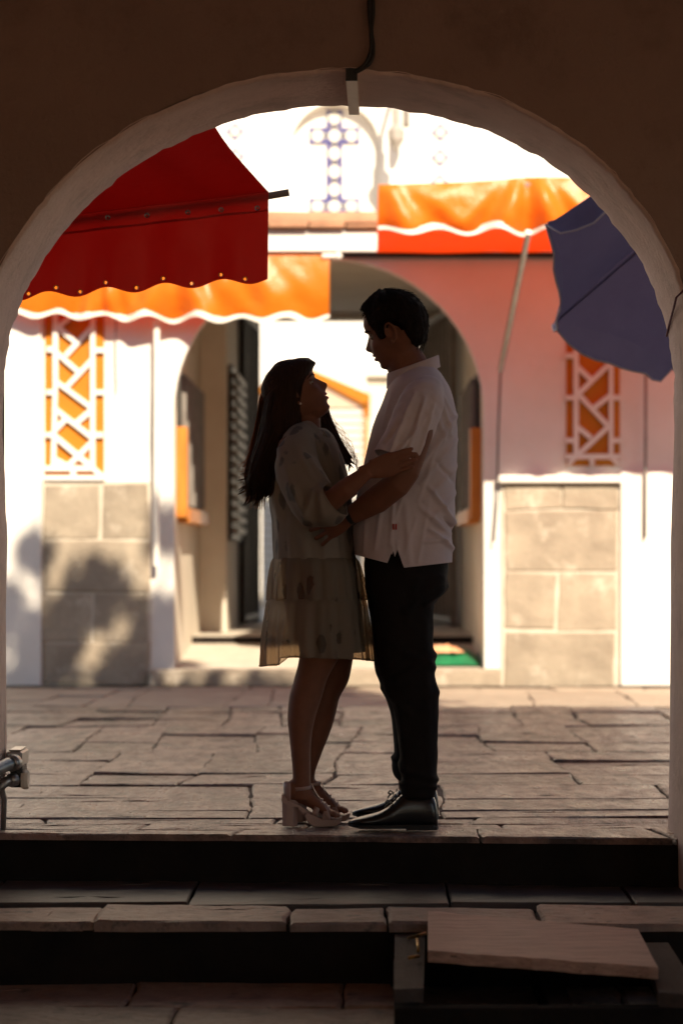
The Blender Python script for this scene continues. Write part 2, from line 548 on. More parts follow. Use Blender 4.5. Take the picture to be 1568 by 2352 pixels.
# the wall faces start a little outside the lining's rounded arris
def grow(p, k):
    cx, cz = WX(785, 0), WZ(920, 0)
    d = Vector((p.x - cx, 0, max(0, p.z - cz)))
    return p + d.normalized() * k
gp = [grow(p, .012) for p in prof]
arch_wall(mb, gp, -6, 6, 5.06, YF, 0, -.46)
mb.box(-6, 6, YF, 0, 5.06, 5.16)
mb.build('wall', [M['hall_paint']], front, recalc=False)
lm = MB()
P = []
dep = [(YF - .001, .013), (YF + .004, .004), (YF + .02, .0), (YF + .14, .003), (YF + .28, -.002), (YF + .42, .002), (-.02, .0), (-.004, .006), (.001, .013)]
for yv, k in dep:
    row = []
    for i, p in enumerate(prof):
        q = grow(p, k + .003 * noise.noise(Vector((p.x * 6, yv * 7, p.z * 6))) + ((.006 * noise.noise(Vector((p.x * 14, yv * 2, p.z * 14 + 5))) + .005 * noise.noise(Vector((p.x * 33, yv * 2, p.z * 33 + 5)))) if abs(yv - YF) < .03 or yv > -.03 else 0))
        row.append(Vector((q.x, yv, q.z)))
    P.append(row)
lm.grid(P)
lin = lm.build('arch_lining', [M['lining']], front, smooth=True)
hall = MB()
hall.box(-3.8, -3.6, -12, YF - .002, -.46, 3.6).box(3.4, 3.6, -12, -5.4, -.46, 3.6).box(3.4, 3.6, -1.6, YF - .002, -.46, 3.6).box(3.4, 3.6, -5.4, -1.6, 2.3, 3.6)  # unseen side opening on the right, added to let fill light in
hall.box(-3.8, -2.1, -12.2, -12, -.46, 3.6).box(1.9, 3.6, -12.2, -12, -.46, 3.6).box(-2.1, 1.9, -12.2, -12, 2.5, 3.6)  # unseen rear opening, sized for the fill light from behind the camera
hall.build('hall_wall', [M['hall_dark']], front)
MB().box(-6, 6, -12.2, YF - .004, 3.6, 5.06).build('roof', [M['hall_dark']], front)

# ------------------------------------------------------------------ far side of the courtyard
YB = 8.56
bp = []
bp.append(Vector((WX(400, YB), YB, 0.0)))
bp.append(Vector((WX(399, YB), YB, WZ(1200, YB))))
for i in range(33):
    a = math.pi * i / 32
    bp.append(W(755 - 356 * math.cos(a), 950 - 355 * math.sin(a), YB))
bp.append(Vector((WX(1111, YB), YB, WZ(1200, YB))))
bp.append(Vector((WX(1112, YB), YB, 0.0)))
back = thing('courtyard_building', 'white limewashed building across the courtyard with an arched passage through it', 'building')
mb = MB()
arch_wall(mb, bp, -7, 7, 3.05, YB, 0, 0, faces='f')
# dust and paint: the front face and its return round the arch
P = [[Vector((p.x, yv, p.z)) for p in bp] for yv in (YB, YB + .12)]
mb.grid(P)
mb.build('wall', [M['white_wall']], back)
XL_, XR_ = -1.288, .79
ZC = 3.05
pw = MB()
# passage: side walls start behind the rim, pier, far wall with the street opening, ceiling
pw.box(XL_ - .3, XL_, YB + .121, 11.2, 0, ZC)
pw.box(XL_ - .3, -1.09, 11.2, 14.1, 0, ZC)
pw.box(XR_, XR_ + .3, YB + .121, 14.1, 0, ZC)
xo0, xo1, zo = WX(595, 14.2), WX(966, 14.2), WZ(736, 14.2)
pw.box(-1.6, xo0, 14.1, 14.35, 0, ZC).box(xo1, 1.1, 14.1, 14.35, 0, ZC).box(xo0, xo1, 14.1, 14.35, zo, ZC)
pw.box(-1.7, 1.2, YB + .5, 14.35, ZC, ZC + .10)
# back of the front wall above the passage mouth
pw.box(-1.7, 1.2, YB + .14, YB + .5, 2.93, ZC + .08)
pw.build('passage_wall', [M['cream']], back)
# threshold of the passage: front step, sloping sill, inner step
th = MB()
th.box(WX(345, 8.45), WX(1150, 8.45), 8.40, YB + .02, 0, .116, bev=.01)
th.build('door_step', [M['dado']], back)
sl = MB()
y2 = 10.24
sl.add([(XL_, YB, .112), (XR_, YB, .112), (XR_, y2, .222), (XL_, y2, .222)], [(0, 1, 2, 3)])
sl.add([(XL_, y2, .222), (XR_, y2, .222), (XR_, y2, .274), (XL_, y2, .274)], [(0, 1, 2, 3)], 1)
sl.add([(XL_, y2, .274), (XR_, y2, .274), (XR_, 14.36, .274), (XL_, 14.36, .274)], [(0, 1, 2, 3)])
sl.build('passage_floor', [M['mortar'], M['riser']], back)

# plinth of stone blocks left and right
def dado(rows, parent):
    for (Y0, Y1, cuts) in rows:
        for Xa, Xb in zip(cuts[:-1], cuts[1:]):
            a, b = W(Xa + 2, Y1 - 2, YB), W(Xb - 2, Y0 + 2, YB)
            j = lambda: random.uniform(-.010, .010)
            pr = .022 + random.uniform(0, .008)
            c = [(a.x + j(), a.z + j()), (b.x + j(), a.z + j()), (b.x + j(), b.z + j()), (a.x + j(), b.z + j())]
            ring = []
            for k in range(4):
                p, q = Vector(c[k]), Vector(c[(k + 1) % 4])
                for t in (0, .34, .67):
                    s = p.lerp(q, t)
                    ring.append(s + Vector((random.uniform(-1, 1), random.uniform(-1, 1))) * .005)
            cc = sum(ring, Vector((0, 0))) / len(ring)
            r0 = [Vector((p.x, YB - .012, p.y)) for p in ring]
            r1 = [Vector((p.x, YB - pr + .012, p.y)) for p in ring]
            r2 = [Vector((p.lerp(cc, .06).x, YB - pr, p.lerp(cc, .06).y)) for p in ring]
            MB().rings([r0, r1, r2], 0, True).build('stone_block', [M['dado']], parent)
pl = MB().box(WX(99, YB), WX(347, YB), YB - .016, YB - .001, .0, WZ(1106, YB)).build('plinth', [M['mortar']], back)
dado([(1108, 1241, [101, 234, 345]), (1241, 1359, [97, 345]), (1359, 1476, [96, 214, 344]), (1476, 1574, [96, 345])], pl)
pl2 = MB().box(WX(1150, YB), WX(1422, YB), YB - .016, YB - .001, .0, WZ(1108, YB)).build('plinth', [M['mortar']], back)
dado([(1110, 1172, [1155, 1289, 1419]), (1172, 1313, [1154, 1418]), (1313, 1449, [1154, 1277, 1417]), (1449, 1578, [1153, 1415])], pl2)
MB().box(WX(1143, YB), WX(1425, YB), YB - .075, YB - .002, WZ(1110, YB), WZ(1092, YB), bev=.008).build('sill', [M['white_wall']], back)
# white corner piers flanking the dado
MB().box(WX(6, YB), WX(97, YB), YB - .05, YB - .002, .0, 2.6, bev=.006).build('pilaster', [M['white_wall']], back)
MB().box(WX(1423, YB), WX(1600, YB), YB - .05, YB - .002, .0, WZ(1085, YB), bev=.006).build('pilaster', [M['white_wall']], back)

# fretwork panels: orange ground, white ribs standing proud
def fret(X0, X1, Y0, Y1, ribs, w=.034):
    a, b = W(X0, Y1, YB), W(X1, Y0, YB)
    p = MB().box(a.x, b.x, YB - .006, YB - .001, a.z, b.z).build('fret_panel', [M['ochre']], back)
    for (xa, ya, xb, yb_) in ribs:
        k = random.uniform(.92, 1.12)
        MB().bar(W(xa, ya, YB - .022) - Vector((0, 0, 0)), W(xb, yb_, YB - .022), w * k, .034 + random.uniform(-.004, .004)).build('rib', [M['white_wall']], p)
def L3(zx, zy): return (zx * .2517, 601.2 + zy * .2517)
ribsL = [(510, 380, 510, 1100), (510, 1100, 490, 1900), (850, 380, 850, 1900), (415, 1885, 870, 1885), (410, 1972, 960, 1972)]
ribsL += [(430, 800, 510, 800), (850, 808, 955, 808), (425, 1192, 500, 1192), (850, 1192, 950, 1192), (420, 1580, 500, 1580), (850, 1580, 945, 1580), (672, 1890, 672, 1975), (850, 1885, 945, 1965)]
ribsL += [(670, 480, 540, 595), (520, 590, 705, 740), (850, 590, 600, 860), (520, 830, 725, 1010), (850, 890, 605, 1150), (505, 1085, 850, 1340), (490, 1330, 850, 1610), (850, 1345, 690, 1480), (605, 1435, 490, 1550), (490, 1580, 860, 1890), (850, 1640, 610, 1880), (495, 1800, 640, 1880)]
fret(104, 240, 700, 1098, [(*L3(a, b), *L3(c, d)) for a, b, c, d in ribsL])
def R4(zx, zy): return (783.5 + zx * .5002, 704.6 + zy * .5002)
ribsR = [(1076, 100, 1076, 690), (1237, 100, 1237, 690), (1032, 688, 1275, 688), (1030, 225, 1076, 225), (1237, 225, 1278, 225), (1030, 418, 1076, 418), (1237, 418, 1278, 418), (1030, 614, 1076, 614), (1237, 614, 1278, 614),
         (1150, 690, 1150, 730), (1040, 725, 1078, 686), (1235, 686, 1272, 725), (1080, 275, 1148, 338), (1232, 260, 1085, 402), (1085, 400, 1228, 552), (1240, 402, 1157, 466), (1082, 552, 1145, 602), (1228, 548, 1082, 682), (1100, 120, 1232, 255)]
fret(1299, 1422, 745, 1070, [(*R4(a, b), *R4(c, d)) for a, b, c, d in ribsR], w=.031)

# band over the arch, dark gap below it, clay coping on top
MB().box(-3.2, 3.2, YB - .10, YB - .002, WZ(578, YB - .1), WZ(527, YB - .1), bev=.006).build('band', [M['white_wall']], back)
MB().box(-3.2, 3.2, YB - .05, YB - .002, WZ(593, YB), WZ(580, YB), bev=.003).build('gap_shade_strip', [M['black_iron']], back)  # black strip standing in for the shade of the gap under the band
zc = WZ(526, YB - .1)
MB().box(-7, 7, YB - .06, YB + .30, 3.05, zc + .03).build('coping_bed', [M['mortar']], back)
x = -3.1
while x < 3.1:
    w = .27 + random.uniform(-.03, .03)
    MB().box(x, x + w - .008, YB - .15 + random.uniform(-.012, .012), YB + .02, zc + .004, zc + .036, bev=.006).build('clay_tile', [M['terracotta']], back)
    n = 7
    r = []
    for sx, k in ((0, 1.0), (.5, .97), (1, .93)):
        r.append([Vector((x + sx * (w + .02), YB - .075 + .085 * k * math.cos(math.pi * i / n), zc + .038 + .085 * k * math.sin(math.pi * i / n))) for i in range(n + 1)] )
    MB().rings(r, 0, True).build('ridge_tile', [M['terracotta']], back)
    x += w

# window grilles with orange wood frames set in the passage walls
def grille(x, s, y0, y1, z0, z1, post_y):
    g = MB().box(min(x, x + s * .03), max(x, x + s * .03), y0, y1, z0, z1).build('window_grille', [M['black_iron']], back)
    for i in range(9):
        yy_ = y0 + (y1 - y0) * (i + .5) / 9
        MB().box(min(x + s * .03, x + s * .06), max(x + s * .03, x + s * .06), yy_ - .02, yy_ + .02, z0 + .02, z1 - .02).build('bar', [M['grey_iron']], g)
    MB().box(min(x, x + s * .075), max(x, x + s * .075), post_y, post_y + .16, 1.13, 1.75, bev=.006).build('frame', [M['wood_ochre']], g)
    MB().box(min(x, x + s * .085), max(x, x + s * .085), post_y + .16, y1 + .1, 1.10, 1.20, bev=.006).build('frame', [M['wood_ochre']], g)
grille(XL_, 1, 8.78, 10.85, 1.21, 2.13, 8.72)
grille(XR_, -1, 9.0, 11.2, 1.21, 2.13, 8.85)
sh = MB().box(-1.09, -1.055, 11.45, 13.0, 1.0, 2.38).build('louvre_shutter', [M['black_iron']], back)
for i in range(15):
    z = 1.05 + i * .088
    MB().box(-1.055, -1.015, 11.55, 12.9, z, z + .045).build('slat', [M['grey_iron']], sh)

# ------------------------------------------------------------------ white church front rising behind
YC = 10.4
church = thing('church_facade', 'tall white church front with a shallow niche and blue tiled cross', 'church')
npf = [Vector((WX(668, YC), YC, 3.0))]
for i in range(25):
    a = math.pi * i / 24
    npf.append(W(770 - 102 * math.cos(a), 338 - 102 * math.sin(a), YC))
npf.append(Vector((WX(872, YC), YC, 3.0)))
mb = MB()
arch_wall(mb, npf, -8, 8, 9, YC, 0, 3.0, faces='f')
mb.grid([[Vector((p.x, yv, p.z)) for p in npf] for yv in (YC, YC + .105)])
mb.box(-8, 8, YC + .105, YC + .5, 3.40, 9)
mb.build('wall', [M['white_wall']], church)
cross = MB().box(WX(752, YC), WX(784, YC), YC + .098, YC + .104, WZ(490, YC), WZ(256, YC)).build('tile_cross', [M['mortar']], church)
def tile_mesh():
    mb = MB()
    s = .5
    mb.add([(-s, 0, -s), (s, 0, -s), (s, 0, s), (-s, 0, s), (-s, -.08, -s), (s, -.08, -s), (s, -.08, s), (-s, -.08, s)],
           [(0, 4, 5, 1), (1, 5, 6, 2), (2, 6, 7, 3), (3, 7, 4, 0)], 0)
    g = [-.5, -.41, -.21, .21, .41, .5]
    for i in range(5):
        for j in range(5):
            corner = (i in (0, 4) and j in (0, 4)) or (i in (1, 3) and j in (1, 3)) or (i in (0, 4) and j in (1, 3)) or (j in (0, 4) and i in (1, 3))
            near = i in (0, 4) or j in (0, 4)
            mid = (i in (0, 4) and j == 2) or (j in (0, 4) and i == 2)
            mi = 1 if corner else (2 if near else 0)
            mb.add([(g[i], -.08, g[j]), (g[i + 1], -.08, g[j]), (g[i + 1], -.08, g[j + 1]), (g[i], -.08, g[j + 1])], [(0, 1, 2, 3)], mi)
    for i in (0, 1):                                     # lozenges half way along each side
        for sgn in (-1, 1):
            c = (0, .42 * sgn) if i else (.42 * sgn, 0)
            a, b = (.14, .08) if i else (.08, .14)
            mb.add([(c[0] - a, -.085, c[1]), (c[0], -.085, c[1] - b), (c[0] + a, -.085, c[1]), (c[0], -.085, c[1] + b)], [(0, 1, 2, 3)], 2)
    return mb
tproto = tile_mesh().build('tile', [M['tile_white'], M['tile_blue'], M['tile_grey']], cross)
first = [True]
def put_tile(X, Y, sX, sY, rot=0, parent=cross, y=YC + .098):
    o = tproto if first[0] else tproto.copy()
    if not first[0]: link(o, parent)
    first[0] = False
    o.parent = parent
    k = (1 + YC / 8) / F0
    o.location = W(X, Y, y)
    o.scale = (sX * k * .97, .1, sY * k * .97)
    o.rotation_euler = (0, rot, 0)
for X, Y, sx, sy in [(768, 272, 38, 38), (768, 312, 39, 39), (729, 312, 38, 39), (807, 312, 38, 39)] + [(768, 352.5 + 41.5 * i, 38, 41) for i in range(3)] + [(729, 474, 38, 37), (768, 474, 39, 37), (807, 474, 38, 37)]:
    put_tile(X, Y, sx, sy)
for X, Y in ((1011, 304), (1010, 362), (1009, 420), (540, 302), (541, 360)):
    put_tile(X, Y, 31, 31, R(45), church, YC - .001)

lan = thing('wall_lantern', 'grey six sided lantern hanging from an iron bracket on the white church front', 'lantern')
lc = W(909, 318, YC - .35)
def hexring(z, r): return [lc + Vector((r * math.cos(math.pi / 3 * i + .3), r * math.sin(math.pi / 3 * i + .3), z)) for i in range(6)]
MB().rings([hexring(-.105, .004), hexring(-.085, .02), hexring(-.06, .03), hexring(-.01, .062), hexring(.055, .066), hexring(.075, .05), hexring(.10, .03), hexring(.22, .03), hexring(.24, .012)]).build('lamp_body', [M['lamp_metal']], lan)
MB().box(lc.x + .05, lc.x + .10, YC - .34, YC - .22, lc.z + .10, lc.z + .30, bev=.006).build('lamp_box', [M['grey_iron']], lan)
MB().tube([lc + Vector((0, 0, .23)), lc + Vector((0, 0, .36)), lc + Vector((0, .2, .42)), Vector((lc.x, YC - .002, lc.z + .34))], .016, 8).build('bracket', [M['grey_iron']], lan)

# ------------------------------------------------------------------ iron gate leaves at the street end
def gate(name, label, a, b, z0, z1, nb, gm=M['black_iron']):
    g = thing(name, label, 'gate', group='iron gates at the street end of the passage')
    a, b = Vector(a), Vector(b)
    fr = MB()
    d = (b - a)
    for t in (0, 1):
        p = a.lerp(b, t)
        fr.bar((p.x, p.y, z0), (p.x, p.y, z1), .06, .06)
    for z in (z0 + .05, (z0 + z1) / 2, z1 - .05):
        fr.bar((a.x, a.y, z), (b.x, b.y, z), .05, .04, up=(0, 0, 1))
    fr.build('gate_frame', [gm], g)
    for i in range(1, nb):
        p = a.lerp(b, i / nb)
        MB().bar((p.x, p.y, z0 + .06), (p.x, p.y, z1 - .06), .028, .028).build('gate_bar', [gm], g)
gate('iron_gate', 'black iron gate leaf folded back against the left pier of the passage', (-1.05, 13.0, 0), (-.975, 14.05, 0), .29, 2.95, 8)
gate('iron_gate', 'black iron gate leaf standing open on the right of the passage behind the man', (.49, 14.05, 0), (.72, 12.3, 0), .29, 2.95, 9, M['grey_iron'])

# bundle lying on the sill to the right
mt = thing('cloth_bundle', 'green tarpaulin with orange and white sacking lying on the passage sill', 'bundle')
P, P2 = [], []
for i in range(15):
    rowp, rowq = [], []
    for j in range(9):
        X = 975 + (1106 - 975) * i / 14
        yv = 8.66 + .75 * j / 8
        e = min(1, 4 * min(i / 14, 1 - i / 14) + .1) * min(1, 4 * min(j / 8, 1 - j / 8) + .05)
        z = .125 + (yv - YB) * .065 + .055 * e + .02 * e * noise.noise(Vector((i * .5, j * .6, 2)))
        rowp.append(Vector((WX(X, 8.7), yv, z)))
    P.append(rowp)
MB().grid(P).build('tarpaulin', [M['green_cloth']], mt, smooth=True)
P = []
for i in range(12):
    P.append([Vector((WX(968 + 95 * i / 11, 9.0), 8.82 + .42 * j / 5, .215 + .045 * math.sin(math.pi * j / 5) * math.sin(math.pi * (i + .3) / 11.6) + .015 * noise.noise(Vector((i * .8, j * .9, 7))))) for j in range(6)])
MB().grid(P).build('sacking', [M['orange_cloth']], mt, smooth=True)

# ------------------------------------------------------------------ the street beyond
st = mesh_obj('street', [(-40, 14.35, .27), (40, 14.35, .27), (40, 90, .27), (-40, 90, .27)], [(0, 1, 2, 3)], M['mortar'])
tag(st, kind='structure')
yh = 30.0
house = thing('street_house', 'sunlit white house across the street seen through the passage', 'house')
MB().box(-9, 9, yh, yh + 6, .27, 9).build('wall', [M['white_wall']], house)
ys = 20.0
stall = thing('street_stall', 'market stall with orange gabled roof and pale shuttered front across the street', 'stall')
def SP(X, Y, dy=0): return W(X, Y, ys + dy)
MB().prism([SP(597, 905), SP(690, 852), SP(690, 838), SP(597, 890)], (0, 2.2, 0)).build('roof_slope', [M['ochre']], stall)
MB().prism([SP(690, 852), SP(850, 938), SP(850, 905), SP(690, 838)], (0, 2.2, 0)).build('roof_slope', [M['ochre']], stall)
MB().prism([SP(690, 852, .05), SP(850, 938, .05), SP(597, 938, .05), SP(597, 905, .05)], (0, .08, 0)).build('gable', [M['hall_dark']], stall)
shut = MB().box(WX(600, ys), WX(834, ys), ys + .12, ys + .2, .27, WZ(925, ys)).build('shutter', [M['mortar']], stall)
for i in range(26):
    z = .35 + i * .088
    MB().box(WX(602, ys), WX(832, ys), ys + .07, ys + .119, z, z + .062, bev=.008).build('slat', [M['white_wall']], shut)
MB().box(WX(836, ys), WX(846, ys), ys, ys + .1, .27, WZ(925, ys)).build('post', [M['ochre']], stall)
annex = thing('street_wall', 'low beige wall beside the orange roofed stall across the street', 'wall')
MB().box(WX(840, 26), WX(930, 26), 26, 26.4, .27, WZ(868, 26)).build('wall', [M['cream']], annex)
MB().box(WX(838, 26), WX(935, 26), 25.9, 26.5, WZ(868, 26) + .002, WZ(862, 26)).build('cap', [M['apron']], annex)
# ------------------------------------------------------------------ awnings
def scallop(t, n, a): return a * abs(math.sin(math.pi * t * n)) 

# red awning on the courtyard side of the archway building, seen from inside
ra = thing('red_awning', 'dark red vinyl awning with eyelets hanging beyond the arch on the left', 'awning')
yb_ = .96
bar_a, bar_b = W(-120, 528, yb_), W(617, 441, yb_)
top_a, top_b = Vector((bar_a.x - .4, .03, 2.72)), Vector((-.62, .03, 2.66))
P = []
nu, nv = 44, 14
for j in range(nv + 1):
    v = j / nv
    row = []
    for i in range(nu + 1):
        u = i / nu
        a = top_a.lerp(top_b, u); b = bar_a.lerp(bar_b, u)
        p = a.lerp(b, v)
        sag = -.07 * math.sin(math.pi * v) * (.4 + .6 * math.sin(math.pi * min(1, u * 1.05)))
        wr = .018 * math.sin(u * 19 + 1.5 * v) * (v ** .6) * (1 - v) * 2.2 + .02 * noise.noise(Vector((u * 9, v * 2.2, 4)))* (1 - v ** 4)
        row.append(p + Vector((0, 0, sag + wr)) + Vector((.06 * math.sin(math.pi * v) * u ** 6 * -1, 0, 0)))
    P.append(row)
MB().grid(P).build('canopy', [M['pvc_red']], ra, smooth=True)
P = []
vals = [j / 12 * .86 for j in range(13)] + [.86 + .14 * (j + 1) / 30 for j in range(30)]
for v in vals:
    row = []
    for i in range(331):
        u = i / 330
        t = bar_a.lerp(bar_b, u)
        X = 50 + (613 - 50) * (u * 1.3 - .3)
        zb = WZ(680, yb_ + .01) + (WZ(640, yb_) - WZ(680, yb_)) * (u * 1.3 - .3)
        zb += -.004 + .0125 * math.cos(2 * math.pi * (u - .4945) / .181)
        p = Vector((t.x - .004 * v, t.y + .001, t.z + .004 + (zb - t.z - .004) * v))
        p.y += .012 * math.sin(u * 33) * v + .016 * min(1, v * 4) * noise.noise(Vector((u * 8, v * 1.5, 1)))
        row.append(p)
    P.append(row)
holes = []
for X, Y in ((66, 678), (130, 665), (185, 672), (243, 659), (314, 667), (375, 649), (440, 660), (508, 645), (564, 654)):
    best = min((p for p in P[-1]), key=lambda p: abs(p.x - WX(X, p.y)))
    holes.append(best + Vector((0, -.002, .017)))
vm = MB().grid(P)
keep = [k for k, f in enumerate(vm.f) if all((sum((vm.v[i] for i in f), Vector()) / 4 - h).length > .0058 for h in holes)]
vm.f = [vm.f[k] for k in keep]; vm.m = [0] * len(vm.f)
val = vm.build('valance', [M['pvc_red']], ra, smooth=True)
P2 = [[p + Vector((0, -.004, 0)) for p in r] for r in P[:3]]
for r in P2:
    for p in r: p.z += .004
P2 = [[Vector((p.x, p.y - .002, p.z - .05)) if k == 0 else Vector((p.x, p.y - .002, p.z - .02)) for p in P[1 + k]] for k in range(2)]
MB().grid(P2).build('hem_band', [M['pvc_red']], ra, smooth=True)
def ring_mesh(c, r0, r1, nrm=(0, -1, 0), n=12):
    c = Vector(c)
    mb = MB()
    a = [c + Vector((r0 * math.cos(2 * math.pi * i / n), 0, r0 * math.sin(2 * math.pi * i / n))) for i in range(n)]
    b = [c + Vector((r1 * math.cos(2 * math.pi * i / n), -.004, r1 * math.sin(2 * math.pi * i / n))) for i in range(n)]
    d = [c + Vector((r1 * math.cos(2 * math.pi * i / n), .004, r1 * math.sin(2 * math.pi * i / n))) for i in range(n)]
    mb.rings([a, b, d, a], 0, False)
    return mb
for X, Y in ((248, 500), (338, 495), (432, 488), (508, 482), (591, 478)):
    ring_mesh(W(X, Y, yb_ - .02), .004, .0095).build('eyelet', [M['steel']], val)
for c in holes:
    ring_mesh(c, .0058, .0088).build('eyelet', [M['brass']], val)
MB().tube([W(-150, 546, yb_ + .03), W(600, 453, yb_ + .03), W(664, 442, yb_ + .03)], .0135, 12).build('bar', [M['grey_iron']], ra)

def orange_awning(label, y_v, XA, XB, top_pts, bot, n_sc, sc_px, wall_z, pins, name='orange_awning', sheen=1.0, group='orange awnings on the far wall'):
    """a canopy from the wall to a front bar and a scalloped valance with white edging; top_pts/bot = [(X, Y)...] along the front"""
    aw = thing(name, label, 'awning', group=group)
    def it(pts, X):
        xs = [p[0] for p in pts]; return float(np.interp(X, xs, [p[1] for p in pts]))
    nu, nv = 96, 16
    P = []
    for j in range(nv + 1):
        v = j / nv
        row = []
        for i in range(nu + 1):
            X = XA + (XB - XA) * i / nu
            zt, zb = WZ(it(top_pts, X), y_v), WZ(it(bot, X), y_v)
            sc = (sc_px / F0) * (1 + y_v / 8) * math.sin(2 * math.pi * n_sc * i / nu + 1.1)
            z = zt + (zb + sc - zt) * v
            bel = 0
            for px, wd, amp in pins:                    # gathered folds fanning out from fixing points
                dx = (X - px) / wd
                bel += amp * math.exp(-(dx / (.25 + v)) ** 2) * math.cos(dx * 6.3 / (.35 + .65 * v)) * (v ** .5)
            bel += .03 * noise.noise(Vector((X * .008, v * 1.2, 3))) * math.sin(math.pi * min(1, v + .1)) + .006 * noise.noise(Vector((X * .02 + v * 2, v * 2.0, 8)))
            bel += -.06 * math.sin(math.pi * v) * .6
            row.append(Vector((WX(X, y_v), y_v + bel * sheen, z)))
        P.append(row)
    MB().grid(P).build('valance', [M['pvc_orange']], aw, smooth=True)
    tr = [[p + Vector((0, -.004, .028)) for p in P[-1]], [p + Vector((0, -.006, -.012)) for p in P[-1]]]
    MB().grid(tr).build('edging', [M['trim']], aw, smooth=True)
    Q = []
    for j in range(9):
        v = j / 8
        row = []
        for i in range(0, nu + 1, 2):
            p = P[0][i]
            q = Vector((p.x, YB - .01, wall_z))
            r = p.lerp(q, v)
            r.z += -.03 * math.sin(math.pi * v) + .012 * noise.noise(Vector((p.x * 3, v * 3, 1)))
            row.append(r)
        Q.append(row)
    MB().grid(Q).build('canopy', [M['pvc_orange']], aw, smooth=True)
    a, b = P[0][0], P[0][-1]
    MB().tube([a + Vector((0, .02, -.02)), P[0][nu // 2] + Vector((0, .02, -.02)), b + Vector((0, .02, -.02))], .018, 8).build('bar', [M['grey_iron']], aw)
    return aw, P

awr, PR = orange_awning('large orange vinyl awning with white scalloped edge standing out above the pink shaded wall', 6.8, 868, 2080,
    [(868, 424), (1000, 421), (1120, 415), (1210, 407), (1300, 408), (2080, 420)], [(868, 528), (1210, 528), (2080, 524)], 9.4, 8, 2.90,
    [(868, 150, .05), (1212, 120, .07), (1560, 140, .06)])
sp = MB()
sa, sb = W(1213, 532, 6.85), W(1149, 850, 8.40)
sp.tube([sa, sa.lerp(sb, .5), sb], .019, 10)
sp.build('strut', [M['steel']], awr)
awl, PLx = orange_awning('orange vinyl awning with white scalloped edge above the left fret panel and passage mouth', 8.385, 20, 756,
    [(20, 590), (755, 586)], [(20, 718), (190, 724), (400, 730), (755, 732)], 7.0, 7, 2.86,
    [(400, 130, .05), (230, 60, .03), (560, 160, .03)])
MB().tube([W(740, 588, 8.37), W(775, 588, 8.37)], .016, 8).ball(W(777, 588, 8.37), .026).build('bar_end', [M['trim']], awl)
MB().tube([W(360, 735, 8.47), W(360, 1000, 8.47), W(359, 1300, 8.47)], .021, 10).build('post', [M['trim']], awl)

# wires and rods on the far wall
def cable(name, label, cat, pts, r, m, group=None):
    o = MB().tube(pts, r, 8).build(name, [m], None, smooth=True)
    return tag(o, label, cat, group)
cable('wire', 'thin dark wire dropping down the white wall left of the passage mouth', 'wire', [W(267, 730, 8.5), W(266, 800, 8.5), W(268, 905, 8.5)], .004, M['rubber'])
cable('wire', 'slack dark wire hanging beside the left edge of the passage arch', 'wire', [W(353, 800, 8.5), W(352, 1000, 8.49), W(354, 1120, 8.49), W(357, 1290, 8.5)], .006, M['rubber'])
cable('rod', 'thin grey rod fixed down the right hand pilaster', 'rod', [W(1482, 800, 8.48), W(1481, 1060, 8.48), W(1480, 1235, 8.48)], .010, M['grey_iron'])
cable('wire', 'dark wire running down from the awning strut beside the passage', 'wire', [W(1149, 845, 8.45), W(1143, 1000, 8.5), W(1141, 1150, 8.5), W(1134, 1245, 8.5)], .007, M['rubber'])

# ------------------------------------------------------------------ navy umbrella
um = thing('market_umbrella', 'tilted navy blue market umbrella with pale piping beyond the right of the arch', 'umbrella')
A_, B_, C_ = W(1258, 512, 2.24), W(1273, 742, 2.88), W(1545, 842, 3.36)
u_ = (A_ + C_ - 2 * B_) / (math.sqrt(2) - 2); O_ = B_ - u_; v_ = (C_ - A_) / math.sqrt(2)
n_ = u_.cross(v_).normalized()
if n_.z < 0: n_ = -n_
apex = O_ + n_ * .34
rim = [O_ + u_ * math.cos(math.pi / 4 * k) + v_ * math.sin(math.pi / 4 * k) for k in range(8)]
for k in range(8):
    a, b = rim[k], rim[(k + 1) % 8]
    P = []
    for j in range(9):
        v = j / 8
        row = []
        for i in range(11):
            w = i / 10
            e = a.lerp(b, w)
            e = e + (O_ - e).normalized() * .05 * math.sin(math.pi * w)
            p = apex.lerp(e, v) + n_ * (.05 * math.sin(math.pi * v)) - n_ * .05 * math.sin(math.pi * w) * math.sin(math.pi * v) 
            p += n_ * (.010 * noise.noise(p * 5) + .004 * noise.noise(p * 16))
            row.append(p)
        P.append(row)
    MB().grid(P).build('panel', [M['umbrella']], um, smooth=True)
    # valance flap hanging from the rim, with piping along its rounded lower edge
    V = []
    ed = P[-1]
    for j in range(5):
        v = j / 4
        row = []
        for i in range(11):
            w = i / 10
            drop = .115 * (1 - abs(2 * w - 1) ** 5) + .004
            out = (ed[i] - O_).normalized()
            row.append(ed[i] + Vector((0, 0, -drop * v)) + out * (.012 * v + .03 * v * noise.noise(Vector((w * 5 + k * 3, v, 2)))))
        V.append(row)
    MB().grid(V).build('flap', [M['umbrella']], um, smooth=True)
    MB().tube(V[-1], .0042, 6).build('piping', [M['umbrella_trim']], um, smooth=True)
    MB().tube([apex, apex.lerp(a, .5) + n_ * .03, a], .005, 6).build('rib', [M['umbrella']], um)
MB().tube([apex, Vector((O_.x, O_.y, 1.2)).lerp(O_, .6), Vector((O_.x + .1, O_.y - .3, .04))], .019, 10).build('pole', [M['steel']], um)
MB().rings([[Vector((O_.x + .1 + r * math.cos(math.pi / 6 * i), O_.y - .3 + r * math.sin(math.pi / 6 * i), z)) for i in range(12)] for r, z in ((.24, .0), (.25, .03), (.23, .07), (.05, .09), (.035, .3))]).build('base', [M['black_iron']], um)

